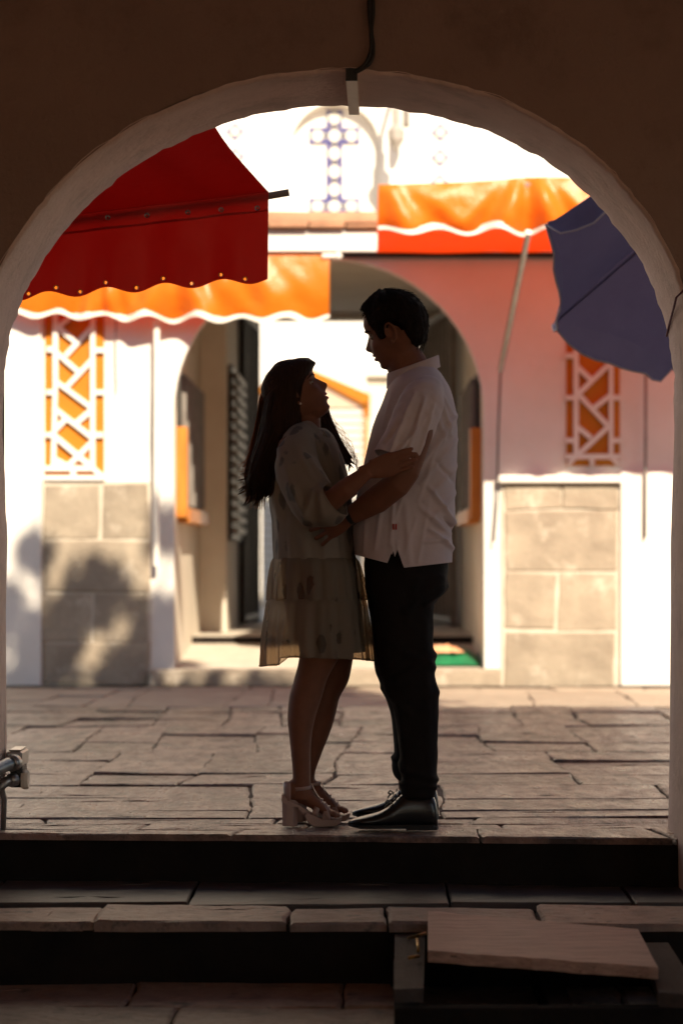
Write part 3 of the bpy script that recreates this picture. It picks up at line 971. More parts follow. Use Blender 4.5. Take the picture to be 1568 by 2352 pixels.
# ------------------------------------------------------------------ things on the arch
cb = MB()
yq = YF - .014
for pts in ([(846, -30), (848, 40), (851, 75), (852, 105), (846, 132), (833, 152), (812, 166)], [(856, -30), (857, 30), (853, 70), (857, 105), (857, 125), (848, 146), (833, 158), (814, 168)]):
    cc = catmull([(i, *p) for i, p in enumerate(pts)], 40)
    cb.tube([W(a, b, yq) for _, a, b in cc], .0055, 8)
tag(cb.build('cable', [M['rubber']], None, smooth=True), 'pair of black cables hanging down the brown wall to the arch crown', 'cable')
tk = thing('cable_trunking', 'short cream plastic trunking across the underside of the arch crown', 'trunking')
za = max(p.z for p in prof)
xa_, xb_ = WX(806, YF), WX(813, 0)
mb = MB()
w = .017
ra_, rb_ = [], []
for yv, xc, out in ((YF - .012, WX(807, YF), ra_), (.012, WX(813, 0), rb_)):
    out += [Vector((xc - w, yv, za - .024)), Vector((xc + w, yv, za - .024)), Vector((xc + w, yv, za + .006)), Vector((xc - w, yv, za + .006))]
mb.rings([ra_, rb_], 0, True)
mb.build('duct', [M['plastic']], tk)
MB().box(WX(807, YF) - .018, WX(807, YF) + .018, YF - .018, YF - .012, za - .026, za + .012).build('end_cap', [M['rubber']], tk)
tw = MB().tube([W(1600, 622, YF - .012), W(1572, 664, YF - .02), W(1552, 683, YF - .012), W(1545, 712, -.35), W(1535, 748, -.12), W(1530, 772, .008)], .0035, 6).build('twine', [M['twine']], None, smooth=True)
tag(tw, 'thin purple twine tied round the right side of the arch', 'twine')

# metal conduit in the lower left corner of the arch
cd = thing('conduit', 'steel conduit pipes and junction box fixed low on the left jamb of the arch', 'conduit')
def D4(zx, zy): return (zx * .1797, 1597 + zy * .1797)
b0, b1 = W(*D4(80, 925), -.10), W(*D4(285, 722), -.10)
MB().box(b0.x, b1.x, -.10, .06, b0.z, b1.z, bev=.006).build('junction_box', [M['steel']], cd)
MB().box(b0.x + .008, b1.x - .006, -.094, .052, b1.z + .001, b1.z + .006, bev=.002).build('box_lid', [M['steel']], cd)
bx = W(*D4(330, 1075), -.07)
MB().rings([[bx + Vector((xo, r * math.cos(math.pi / 4 * i), r * math.sin(math.pi / 4 * i))) for i in range(8)] for xo, r in ((-.012, .030), (.0, .033), (.010, .030))]).build('cover_plate', [M['plastic']], cd)
c0, c1 = W(*D4(130, 1180), -.09), W(*D4(290, 900), -.09)
MB().box(c0.x, c1.x, -.09, .02, c0.z, c1.z, bev=.004).build('clamp', [M['black_iron']], cd)
p1 = W(*D4(225, 850), -.10)
MB().tube([p1, p1 + Vector((-.03, -.05, -.006)), p1 + Vector((-.10, -.20, -.035)), p1 + Vector((-.15, -.40, -.06))], .022, 14).build('pipe', [M['steel']], cd, smooth=True)
MB().tube([p1 + Vector((-.004, -.006, 0)), p1 + Vector((-.018, -.03, -.003))], .0265, 14).build('collar', [M['steel']], cd, smooth=True)
p2_ = W(*D4(190, 1075), -.10)
pb = W(*D4(12, 1500), -.08)
MB().tube([p2_, p2_ + Vector((-.025, -.02, -.006)), p2_ + Vector((-.045, -.03, -.025)), Vector((pb.x + .004, pb.y, p2_.z - .06)), Vector((pb.x, pb.y, .0))], .017, 14).build('pipe', [M['steel']], cd, smooth=True)
MB().tube([p2_ + Vector((.004, .004, 0)), p2_ + Vector((-.014, -.012, -.003))], .021, 14).build('collar', [M['steel']], cd, smooth=True)
vp = W(*D4(20, 340), -.06)
MB().tube([vp, Vector((vp.x, vp.y, b0.z))], .011, 12).build('pipe', [M['grey_iron']], cd, smooth=True)

# ------------------------------------------------------------------ timber platform and board at the foot of the steps
tp = thing('timber_platform', 'dark timber platform standing against the lowest step on the right', 'platform')
def Pz(X, Y, z):                     # point at height z seen at (X, Y)
    q = (H0 - z) * F0 / (Y - 1271)
    return Vector(((X - 840) / F0 * q, 8 * (q - 1), z))
zt = -.186
f0, f1 = Pz(905, 2288, zt - .02), Pz(1640, 2300, zt - .02)
for (xa, xb, tilt) in ((-1, 0, 0),):
    pass
lp = [Pz(906, 2146, zt), Pz(976, 2142, zt), Pz(972, 2270, zt - .012), Pz(904, 2272, zt - .012)]
MB().prism(lp, (0, 0, -.035)).build('plank', [M['wood_dark']], tp)
lp = [Pz(1470, 2165, zt), Pz(1533, 2165, zt), Pz(1610, 2285, zt - .01), Pz(1512, 2280, zt - .01)]
MB().prism(lp, (0, 0, -.035)).build('plank', [M['wood_dark']], tp)
MB().box(f0.x, f1.x, f0.y - .03, f0.y + .03, ZG + .012, zt - .045, bev=.004).build('rail', [M['riser']], tp)
MB().box(f0.x, f1.x, -1.10, -1.045, ZG + .012, zt - .05).build('rail', [M['riser']], tp)
for xx in (f0.x + .005, (f0.x + f1.x) / 2, f1.x - .06):
    MB().box(xx, xx + .06, f0.y + .03, -1.10, ZG + .012, zt - .06).build('bearer', [M['riser']], tp)
bd = [Pz(982, 2092, -.150), Pz(1464, 2134, -.152), Pz(1510, 2222, -.156), Pz(982, 2183, -.150)]
bo = thing('board', 'wide worn wooden board laid across the step edge and timber platform', 'board')
nx, ny = 28, 8
top = []
for i in range(nx + 1):
    a, b = bd[0].lerp(bd[1], i / nx), bd[3].lerp(bd[2], i / nx)
    top.append([a.lerp(b, j / ny) + Vector((0, .006 * noise.noise(Vector((i * .5, 0, 1))) if j in (0, ny) else 0, .003 * noise.noise(Vector((i * .3, j * .4, 0))))) for j in range(ny + 1)])
mb = MB().grid(top)
bt = [[p + Vector((0, 0, -.030)) for p in r] for r in top]
mb.grid([r[::-1] for r in bt])
edge = [top[i][0] for i in range(nx + 1)] + [top[nx][j] for j in range(1, ny + 1)] + [top[i][ny] for i in range(nx - 1, -1, -1)] + [top[0][j] for j in range(ny - 1, 0, -1)]
e2 = [p + Vector((0, 0, -.030)) for p in edge]
n = len(edge)
mb.add(edge + e2, [(i, n + i, n + (i + 1) % n, (i + 1) % n) for i in range(n)])
mb.build('plank', [M['wood']], bo)
clp = MB().tube([Pz(938, 2155, zt + .004), Pz(958, 2150, zt + .02), Pz(976, 2144, zt + .012)], .005, 6).tube([Pz(957, 2153, zt + .012), Pz(960, 2185, zt + .004)], .004, 6).tube([Pz(938, 2200, zt + .006), Pz(962, 2196, zt + .008)], .005, 6)
tag(clp.build('wire_hook', [M['brass']], None, smooth=True), 'small bent brass wire hook lying beside the board', 'hook')

# ------------------------------------------------------------------ roof tree whose shade falls on the lower left of the far wall
tr = thing('roof_tree', 'small leafy tree in a clay pot on the roof of the archway building', 'tree')
MB().rings([[Vector((1.1 + r * math.cos(math.pi / 8 * i), -.5 + r * math.sin(math.pi / 8 * i), z)) for i in range(16)] for r, z in ((.35, 5.17), (.45, 5.7), (.48, 5.72))]).build('pot', [M['terracotta']], tr)
MB().tube([(1.1, -.5, 5.6), (1.12, -.48, 6.1), (1.05, -.5, 6.6), (1.1, -.45, 7.6)], [.07, .06, .05, .02], 8).tube([(1.08, -.5, 6.3), (1.5, -.4, 6.9), (1.8, -.4, 7.4)], [.04, .03, .015], 6).tube([(1.08, -.5, 6.2), (.6, -.5, 6.7), (.4, -.5, 7.3)], [.04, .03, .015], 6).build('trunk', [M['bark']], tr)
rl = random.Random(4)
lm_ = MB()
cl = [(.3, -.5, 5.75, .42), (.9, -.5, 5.8, .5), (1.5, -.5, 5.8, .5), (2.1, -.5, 5.8, .45), (.2, -.5, 6.4, .45), (.8, -.5, 6.5, .5), (1.4, -.5, 6.5, .5), (2.0, -.5, 6.45, .42), (.3, -.5, 6.95, .40), (1.0, -.5, 6.95, .38), (1.7, -.5, 6.95, .34), (2.2, -.5, 7.0, .26),
      (.62, -.5, 7.62, .24), (.95, -.5, 8.0, .17), (1.42, -.5, 7.75, .20), (1.5, -.5, 8.45, .14), (.25, -.5, 7.9, .16), (1.15, -.5, 7.45, .16), (.55, -.5, 8.25, .10)]
for cx, cy, cz, r in cl:
    for k in range(int(1500 * r)):
        d = Vector((rl.gauss(0, 1), rl.gauss(0, .8), rl.gauss(0, .8))) * r * .55
        c = Vector((cx, cy, cz)) + d
        if c.z < 5.2: continue
        t = Vector((rl.uniform(-1, 1), rl.uniform(-1, 1), rl.uniform(-1, 1))).normalized()
        s = t.orthogonal().normalized()
        L_, w_ = rl.uniform(.06, .10), rl.uniform(.03, .05)
        lm_.add([c - t * L_, c + s * w_, c + t * L_, c - s * w_], [(0, 1, 2, 3)])
lm_.build('crown', [M['leaf']], tr, recalc=False)
# ------------------------------------------------------------------ the couple
def skin_mat(name, c, c2):
    m = mat(name, c, c2, rough=.62, scale=30, spec=.22)
    b = m.node_tree.nodes['Principled BSDF']
    b.inputs['Subsurface Weight'].default_value = .15
    b.inputs['Subsurface Radius'].default_value = (.012, .005, .003)
    b.inputs['Subsurface Scale'].default_value = 1
    return m
M['skin_m'] = skin_mat('man_skin', (.20, .082, .048), (.17, .07, .04))
M['skin_w'] = skin_mat('woman_skin', (.21, .086, .05), (.18, .074, .042))
M['lip_m'] = mat('man_lips', (.30, .12, .09), (.27, .105, .08), rough=.5)
M['lip_w'] = mat('woman_lips', (.40, .09, .08), (.36, .075, .07), rough=.35)
M['hair_m'] = mat('black_hair', (.022, .015, .012), (.010, .008, .007), rough=.75, scale=60, bump=.003, bscale=120, spec=.06)
M['hair_w'] = mat('dark_brown_hair', (.055, .026, .014), (.022, .011, .007), rough=.6, spec=.10, scale=40, bump=.004, bscale=90, stretch=(3, 3, .25), translucent=.18, tcol=(.26, .085, .02))
M['strand_w'] = mat('brown_hair_strands', (.16, .07, .03), (.08, .036, .016), rough=.35, translucent=.5, tcol=(.62, .25, .08))
M['shirt'] = mat('white_shirt_cotton', (.70, .60, .61), (.64, .545, .555), rough=.85, spec=.2, scale=6, bump=.0012, bscale=70, translucent=.16, tcol=(.7, .62, .6))
M['trousers'] = mat('black_trousers', (.016, .0125, .0115), (.012, .0095, .0088), rough=.9, spec=.12, scale=20, bump=.002, bscale=60)
M['leather'] = mat('black_polished_leather', (.010, .0095, .0105), (.008, .0075, .008), rough=.26, spec=.5, scale=20, bump=.001, bscale=60)
M['sole'] = mat('black_rubber_sole', (.010, .009, .009), (.008, .007, .007), rough=.7)
M['sandal'] = mat('beige_sandal_leather', (.38, .25, .21), (.32, .21, .175), rough=.4, scale=10)
M['eye_white'] = mat('eye_white', (.32, .28, .25), (.29, .25, .225), rough=.5)
M['iris'] = mat('dark_iris', (.02, .012, .008), (.015, .01, .006), rough=.15)
M['teeth'] = mat('teeth', (.72, .68, .60), (.68, .64, .56), rough=.25)
M['pearl'] = mat('pearl', (.75, .70, .62), (.7, .65, .58), rough=.2)
M['red_tag'] = mat('red_label', (.45, .03, .02), (.4, .025, .02), rough=.7)
def chiffon(name, base, leaf, transp, tl):
    """sheer printed cloth: olive beige ground with dark leaf shapes"""
    m = mat(name, base, tuple(x * .85 for x in base), rough=.8, scale=3, translucent=tl, tcol=tuple(min(1, x * 1.25) for x in base), transparent=transp)
    nt = m.node_tree; N, L = nt.nodes, nt.links
    b = N['Principled BSDF']
    src = b.inputs['Base Color'].links[0].from_socket
    tc = N.new('ShaderNodeTexCoord')
    mp = N.new('ShaderNodeMapping'); mp.inputs['Rotation'].default_value = (.3, .7, .4); mp.inputs['Scale'].default_value = (1, 1, .42)
    L.new(tc.outputs['Object'], mp.inputs[0])
    vo = N.new('ShaderNodeTexVoronoi'); vo.inputs['Scale'].default_value = 19; vo.inputs['Randomness'].default_value = 1
    L.new(mp.outputs[0], vo.inputs['Vector'])
    nz = N.new('ShaderNodeTexNoise'); nz.inputs['Scale'].default_value = 26; nz.inputs['Detail'].default_value = 3
    L.new(tc.outputs['Object'], nz.inputs['Vector'])
    ad = N.new('ShaderNodeMath'); ad.operation = 'MULTIPLY_ADD'; ad.inputs[1].default_value = .5
    L.new(nz.outputs['Fac'], ad.inputs[0]); L.new(vo.outputs['Distance'], ad.inputs[2])
    mr = N.new('ShaderNodeMapRange'); mr.inputs[1].default_value, mr.inputs[2].default_value = .50, .58
    mr.inputs[3].default_value, mr.inputs[4].default_value = 1, 0
    L.new(ad.outputs[0], mr.inputs[0])
    mx = N.new('ShaderNodeMix'); mx.data_type = 'RGBA'
    L.new(mr.outputs[0], mx.inputs[0]); L.new(src, mx.inputs[6]); mx.inputs[7].default_value = (*leaf, 1)
    L.new(mx.outputs[2], b.inputs['Base Color'])
    for n in N:
        if n.type == 'BSDF_TRANSLUCENT':
            L.new(mx.outputs[2], n.inputs[0])
    return m
M['chiffon'] = chiffon('sheer_printed_chiffon', (.40, .335, .26), (.15, .135, .115), .46, .40)
M['bodice'] = chiffon('printed_chiffon_lined', (.33, .275, .22), (.16, .142, .122), .10, .25)
M['slip'] = mat('dark_olive_lining', (.16, .135, .105), (.13, .11, .085), rough=.8)

def interp(tab):
    xs = [t[0] for t in tab]; ys = [t[1] for t in tab]
    return lambda z: float(np.interp(z, xs, ys))
XF = interp([(0, .052), (.006, .068), (.014, .078), (.03, .076), (.05, .080), (.07, .083), (.09, .084), (.118, .083), (.128, .081), (.138, .0885), (.16, .092), (.185, .083), (.205, .064), (.222, .034), (.232, .004)])
XBk = interp([(0, .0), (.02, -.02), (.04, -.052), (.07, -.078), (.10, -.092), (.13, -.100), (.16, -.100), (.19, -.087), (.21, -.062), (.225, -.028), (.232, -.004)])
HWd = interp([(0, .022), (.012, .034), (.03, .047), (.06, .058), (.10, .066), (.13, .070), (.16, .073), (.19, .067), (.21, .052), (.225, .030), (.232, .004)])
NOSE = interp([(.060, 0), (.068, .004), (.074, .016), (.080, .0245), (.086, .0275), (.092, .0255), (.105, .0165), (.12, .008), (.132, .002), (.14, 0)])
NW = interp([(.06, .016), (.076, .0165), (.088, .013), (.105, .009), (.13, .0075)])
LIP = interp([(.026, -.003), (.034, -.002), (.040, .004), (.045, .0065), (.050, .002), (.052, -.001), (.0545, .002), (.060, .0075), (.066, .003), (.072, 0)])
def head_point(z, ph, grow=0., feat=1., nose=1., smile=0.):
    c, s = math.cos(ph), math.sin(ph)
    p = 2 / 2.35
    f, b, w = XF(z), XBk(z), HWd(z)
    cx = (f * .35 + b * .65)
    x = cx + ((f - cx) if c > 0 else (cx - b)) * math.copysign(abs(c) ** p, c)
    y = w * math.copysign(abs(s) ** p, s)
    if c > 0 and feat:
        x += feat * nose * NOSE(z) * math.exp(-(y / NW(z)) ** 2)
        lw = .026 + .008 * smile
        x += feat * LIP(z + smile * .008 * (y / .03) ** 2 * -1 * math.exp(-(y / .05) ** 2)) * math.exp(-(y / lw) ** 4)
        x -= feat * .011 * math.exp(-((abs(y) - .031) / .013) ** 2 - ((z - .118) / .010) ** 2)
        x += feat * .0035 * math.exp(-((abs(y) - .030) / .016) ** 2 - ((z - .135) / .006) ** 2)
        k = feat * (.004 + .006 * smile) * math.exp(-((abs(y) - .042) / .016) ** 2 - ((z - .083) / .017) ** 2)
        x += k * .8; y += k * math.copysign(.6, y)
    if grow:
        n = Vector((x - (cx + .01), y * 1.2, (z - .13) * .9))
        if n.length > 1e-5:
            n.normalize(); x += n.x * grow; y += n.y * grow; z += n.z * grow
    return Vector((x, y, z))
def frame(origin, fwd, up, s):
    f = Vector(fwd).normalized(); u = Vector(up); u = (u - f * u.dot(f)).normalized()
    l = u.cross(f)                                       # the person's left
    def T(p): return Vector(origin) + (f * p[0] + l * p[1] + u * p[2]) * s
    return T
def add_head(mb, T, nose=1., smile=0.):
    n = 72
    zs = [.0005 + (.231) * (i / 63) for i in range(64)]
    mb.rings([[T(head_point(z, 2 * math.pi * j / n, 0, 1, nose, smile)) for j in range(n)] for z in zs], 0, True)
    for sg in (-1, 1):                                   # ears: rim, lobe
        c = Vector((-.012, sg * .073, .108))
        rim = []
        for i in range(11):
            a = R(-60 + 270 * i / 10)
            rim.append(T(c + Vector((-.004 - .016 * math.cos(a) * 1 + .004, sg * (.006 + .006 * math.sin(max(0, a)) ), .030 * math.sin(a) * 1.0 + .003))))
        mb.tube(rim, [.0045] * 9 + [.005, .004], 8)
        mb.rings([[T(c + Vector((-.002 + r * .014 * math.cos(2 * math.pi * j / 12), sg * yo, r * .027 * math.sin(2 * math.pi * j / 12)))) for j in range(12)] for yo, r in ((-.012, .9), (.002, 1.0), (.005, .8))], 0, True)
        mb.ball(T(c + Vector((.004, sg * .002, -.029))), .0075, 8)
def face_parts(T, s, parent, lipm, smile, teeth, fwdl, browm, browk=1.0):
    for sg in (-1, 1):
        c = Vector((.0630, sg * .031, .1185))
        e = MB().ball(T(c), .0118 * s, 12).build('eye', [M['eye_white']], parent, smooth=True)
        MB().ball(T(c + Vector((.0065, sg * .001, .001))), .0062 * s, 10).build('iris', [M['iris']], e, smooth=True)
        lid = [[T(c + Vector((.0128 * math.cos(a) * math.cos(t), sg * .0135 * math.sin(t) , .0128 * math.sin(a)))) for t in [R(-78 + 156 * i / 8) for i in range(9)]] for a in [R(10 + 82 * k / 5) for k in range(6)]]
        lid2 = [[T(c + Vector((.0126 * math.cos(a) * math.cos(t), sg * .0135 * math.sin(t), .0126 * math.sin(a)))) for t in [R(-78 + 156 * i / 8) for i in range(9)]] for a in [R(-16 - 74 * k / 5) for k in range(6)]]
        MB().grid(lid).grid(lid2).build('eyelid', [M['skin_m'] if lipm == M['lip_m'] else M['skin_w']], parent, smooth=True)
        br = []
        for i in range(8):
            t = i / 7
            yy = .014 + .036 * t
            zz = .1375 + .006 * math.sin(math.pi * t * .9) - .004 * t
            ph = math.asin(min(.99, yy / HWd(zz)))
            pz = head_point(zz, ph ** 1.0 * .92)
            br.append(T(Vector((pz.x + .0005, sg * yy, zz))))
        MB().tube(br, [.0015 * browk, .0026 * browk, .003 * browk, .003 * browk, .0028 * browk, .0024 * browk, .0018 * browk, .001], 6).build('eyebrow', [browm], parent, smooth=True)
    for z0, r in ((.0595, .0042), (.0445, .0050)):
        L = []
        for i in range(13):
            yy = -.025 + .05 * i / 12
            zz = z0 + smile * .010 * (yy / .025) ** 2 + (.052 - z0) * (abs(yy) / .025) ** 3
            ph = math.asin(max(-.99, min(.99, (abs(yy) / HWd(zz)) ** 1.17)))
            x = head_point(zz, ph, 0, 1, 1, smile).x
            L.append(T(Vector((x - r * .45, yy, zz))))
        MB().tube(L, [.0006 + r * s * math.sin(math.pi * (i + .15) / 12.3) ** .7 for i in range(13)], 8).build('lip', [lipm], parent, smooth=True)
    if teeth:
        L = []
        for i in range(9):
            yy = -.019 + .038 * i / 8
            zz = .0525 + smile * .008 * (yy / .025) ** 2
            ph = math.asin(min(.99, (abs(yy) / HWd(zz)) ** 1.17))
            L.append(T(Vector((head_point(zz, ph, 0, 1, 1, smile).x + .0002, yy, zz))))
        MB().tube(L, [.0030 * s] * 9, 8).build('teeth', [M['teeth']], parent, smooth=True)

def add_hand(mb, wrist, d, pn, s, thumb_up, curls=(12, 20, 14), spread=7, thumb=(.75, .65, .15)):
    """palm and five fingers; d towards the knuckles, pn where the palm faces, thumb_up = direction of the thumb side"""
    d = Vector(d).normalized(); pn = Vector(pn); pn = (pn - d * pn.dot(d)).normalized()
    t = d.cross(pn); 
    if t.dot(Vector(thumb_up)) < 0: t = -t
    w = Vector(wrist)
    secs = [(-.03, .024, .020), (0, .026, .018), (.03, .036, .015), (.06, .041, .0135), (.085, .041, .011), (.096, .036, .008)]
    mb.rings([[w + d * (x * s) + t * (a * s * math.cos(2 * math.pi * j / 14)) + pn * (b * s * math.sin(2 * math.pi * j / 14)) for j in range(14)] for x, a, b in secs], 0, True)
    for i, (off, ln) in enumerate(((.029, .074), (.010, .083), (-.010, .077), (-.029, .060))):
        a = R(spread * (1.5 - i))
        f = (d * math.cos(a) + t * math.sin(a)).normalized()
        p = w + d * (.078 * s) + t * (off * s)
        pts = [p.copy()]; 
        p = p + f * (.014 * s); pts.append(p.copy())
        for k, (seg, cu) in enumerate(zip((.46, .30, .24), curls)):
            f = (f * math.cos(R(cu)) + pn * math.sin(R(cu))).normalized()
            for _ in range(2):
                p = p + f * (ln * seg * s * .5)
                pts.append(p.copy())
        r = .0080 * s * (1 if i < 3 else .88)
        mb.tube(pts, [r * 1.1, r * 1.1, r * 1.02, r * 1.05, r * .96, r * .98, r * .9, r * .62], 10)
    b = w + d * (.012 * s) + t * (.022 * s)
    td = (d * thumb[0] + t * thumb[1] + pn * thumb[2]).normalized()
    td2 = (d * (thumb[0] + .35) + t * (thumb[1] - .3) + pn * (thumb[2] + .15)).normalized()
    q1, q2 = b + td * (.040 * s), b + td * (.062 * s)
    mb.tube([b, b + td * (.02 * s), q1, q2, q2 + td2 * (.014 * s), q2 + td2 * (.030 * s)], [.014 * s, .0135 * s, .0105 * s, .0098 * s, .0094 * s, .006 * s], 10)

def slices(mb, rows, n=48, p=2.2, m=None, cap=True):
    A = catmull(rows, m or len(rows) * 3)
    e = 2 / p
    rings = []
    for Y, XL, XR, w, yc in A:
        a, b = WX(XL, yc), WX(XR, yc)
        z = WZ(Y, yc)
        rings.append([Vector(((a + b) / 2 + (b - a) / 2 * math.copysign(abs(math.cos(t)) ** e, math.cos(t)), yc + w * math.copysign(abs(math.sin(t)) ** e, math.sin(t)), z)) for t in [2 * math.pi * j / n for j in range(n)]])
    mb.rings(rings, 0, cap)
    return mb

def creased(P, lines, yc, amp=1.0, both=False, k=.0025, sc=14):
    """push a grid of points out along its normals by cloth folds: lines = (X0, Y0, X1, Y1, width, height) on the elevation"""
    a, b = len(P), len(P[0])
    out = []
    for i in range(a):
        row = []
        for j in range(b):
            p = P[i][j]
            du = P[i][(j + 1) % b] - P[i][(j - 1) % b]
            dv = P[min(i + 1, a - 1)][j] - P[max(i - 1, 0)][j]
            n = du.cross(dv)
            n = n.normalized() if n.length > 1e-9 else Vector((0, 0, 0))
            q = 1 + p.y / 8
            X, Y = 840 + p.x / q * F0, 1271 - (p.z - H0) / q * F0
            h = 0
            if p.y < yc or both:
                for (x0, y0, x1, y1, w, am) in lines:
                    dx, dy = x1 - x0, y1 - y0
                    L2 = dx * dx + dy * dy
                    t = max(0, min(1, ((X - x0) * dx + (Y - y0) * dy) / L2))
                    dd = ((X - x0 - dx * t) * -dy + (Y - y0 - dy * t) * dx) / math.sqrt(L2)
                    ds = math.hypot(X - x0 - dx * t, Y - y0 - dy * t)
                    h += am * math.exp(-(ds / w) ** 2) * (.35 + .65 * math.sin(math.pi * min(1, max(0, .08 + t * .84))))
            h += k * noise.noise(p * sc) + k * .6 * noise.noise(p * sc * 2.3 + Vector((3, 1, 2)))
            row.append((n, h * amp))
        out.append(row)
    return [[P[i][j] + out[i][j][0] * out[i][j][1] for j in range(b)] for i in range(a)]
def outward(P):
    """sign so that normals of a ring grid point outwards"""
    i = len(P) // 2
    c = sum(P[i], Vector()) / len(P[i])
    n = (P[i][1] - P[i][-1]).cross(P[i + 1][0] - P[i - 1][0])
    return 1 if n.dot(P[i][0] - c) > 0 else -1
def ring_grid(mb, P, mi=0):
    return mb.rings(P, mi, False)

# ---------------- man
man = thing('person', 'tall man in white short sleeved shirt and black trousers looking down at the woman', 'person')
Tm = frame((.123, .055, 1.504), (-math.cos(R(16)), .33, -math.sin(R(16))), (-math.sin(R(16)), 0, math.cos(R(16))), 1.0)
sk = MB()
add_head(sk, Tm, 1.0, .35)
sk.tube([W(918, 805, .06), W(932, 835, .06), W(950, 868, .06), W(965, 905, .06)], [.058, .066, .068, .075], 20, flat=[.056, .058, .062, .09])
slices(sk, [(868, 925, 1000, .05, .06), (885, 905, 1015, .13, .06), (910, 895, 1028, .165, .06), (950, 885, 1035, .175, .06), (1050, 862, 1035, .165, .06), (1180, 850, 1030, .15, .06), (1300, 850, 1018, .155, .06), (1370, 858, 1010, .15, .06)], 32)
for y0, sgn in ((-.135, -1), (.255, 1)):
    if sgn < 0:
        arm = [W(972, 918, -.125), W(955, 1000, -.19), W(930, 1085, -.225), W(912, 1112, -.225), W(865, 1148, -.19), W(800, 1188, -.145)]
    else:
        arm = [W(972, 912, .245), W(955, 1000, .30), W(925, 1090, .345), W(905, 1115, .345), W(860, 1150, .33), W(800, 1195, .29)]
    sk.tube(arm, [.056, .052, .045, .043, .044, .028], 18, flat=[.056, .052, .044, .042, .040, .023])
add_hand(sk, W(800, 1188, -.145), W(715, 1230, -.075) - W(800, 1188, -.145), (.12, 1, .12), 1.0, (0, 0, 1), (10, 16, 12), 9)
add_hand(sk, W(800, 1195, .29), W(715, 1235, .22) - W(800, 1195, .29), (0, -1, 0), 1.0, (0, 0, 1))
for rows in ([(1340, 860, 1010, .075, -.02), (1420, 872, 988, .07, -.03), (1540, 882, 985, .06, -.04), (1620, 912, 998, .05, -.05), (1740, 930, 990, .042, -.06), (1840, 935, 985, .036, -.07)],
             [(1340, 850, 985, .075, .15), (1420, 860, 965, .07, .16), (1540, 872, 950, .06, .17), (1620, 895, 948, .05, .19), (1740, 910, 955, .042, .21), (1815, 915, 955, .036, .23)]):
    slices(sk, rows, 24)
body = remesh(sk, 'body', M['skin_m'], .0032, 4, man)
face_parts(Tm, 1.0, body, M['lip_m'], .35, False, None, M['hair_m'], 1.25)
# hair: a tapered cap with combed locks
hl = interp([(0, .204), (25, .203), (42, .191), (52, .170), (58, .132), (63, .098), (68, .100), (73, .140), (92, .143), (102, .116), (118, .082), (140, .058), (180, .045)])
P = []
nph, nt_ = 120, 40
for i in range(nt_ + 1):
    t = i / nt_
    row = []
    for j in range(nph):
        a = 360 * j / nph
        d = a if a <= 180 else 360 - a
        z1 = hl(d)
        z = .2315 + (z1 - .2315) * t ** .8
        frontness = math.exp(-(d / 55) ** 2)
        th = (.016 + .008 * max(0, (z - .19) / .04) + .004 * frontness + .005 * max(0, min(1, (d - 90) / 50))) * min(1, (1 - t) * 7 + .05) + .001
        if d > 80: th *= .85
        ph = math.radians(a)
        q = Vector((math.cos(ph) * 4.5, math.sin(ph) * 4.5, t * 3))
        lock = noise.noise(q * 1.3) * .0065 + noise.noise(q * 3.2) * .0038 + noise.noise(q * 8) * .0015
        row.append(Tm(head_point(z, ph, max(.0012, th + lock * min(1, (1 - t) * 5)), 0)))
    P.append(row)
hm = MB().rings(P, 0, True)
rh = random.Random(3)
for k in range(380):
    a = math.radians(rh.choice([rh.uniform(60, 300), rh.uniform(-60, 60)]))
    d = abs(math.degrees(a)); d = d if d <= 180 else 360 - d
    z = rh.uniform(max(.06, hl(d) + .006), .2312)
    base = head_point(z, a, .014, 0)
    tip = head_point(max(hl(d), z - rh.uniform(.006, .022)), a + rh.uniform(-.12, .12), rh.uniform(.016, .022) + .006 * max(0, (z - .19) / .04), 0)
    tip.x -= rh.uniform(0, .004)
    hm.tube([Tm(base), Tm(base.lerp(tip, .5) + Vector((0, 0, .003))), Tm(tip)], [.0016, .0013, .0004], 4)
for k in range(1100):                                    # fine loose hairs that break the outline
    a = rh.uniform(-math.pi, math.pi)
    d = abs(math.degrees(a))
    z = rh.uniform(max(.05, hl(d) + .002), .2313)
    g = .016 + .008 * max(0, (z - .19) / .04) + .005 * max(0, min(1, (d - 90) / 50))
    p0 = head_point(z, a, g - .004, 0)
    p2 = head_point(max(hl(d) - .004, z - rh.uniform(.004, .020)), a + rh.uniform(-.18, .18), g + rh.uniform(.0, .0055), 0)
    p1 = (p0 + p2) * .5 + Vector((rh.uniform(-.002, .002), 0, rh.uniform(.001, .004)))
    hm.tube([Tm(p0), Tm(p1), Tm(p2)], [.0008, .0007, .0003], 3)
hm.build('hair', [M['hair_m']], man, smooth=True)

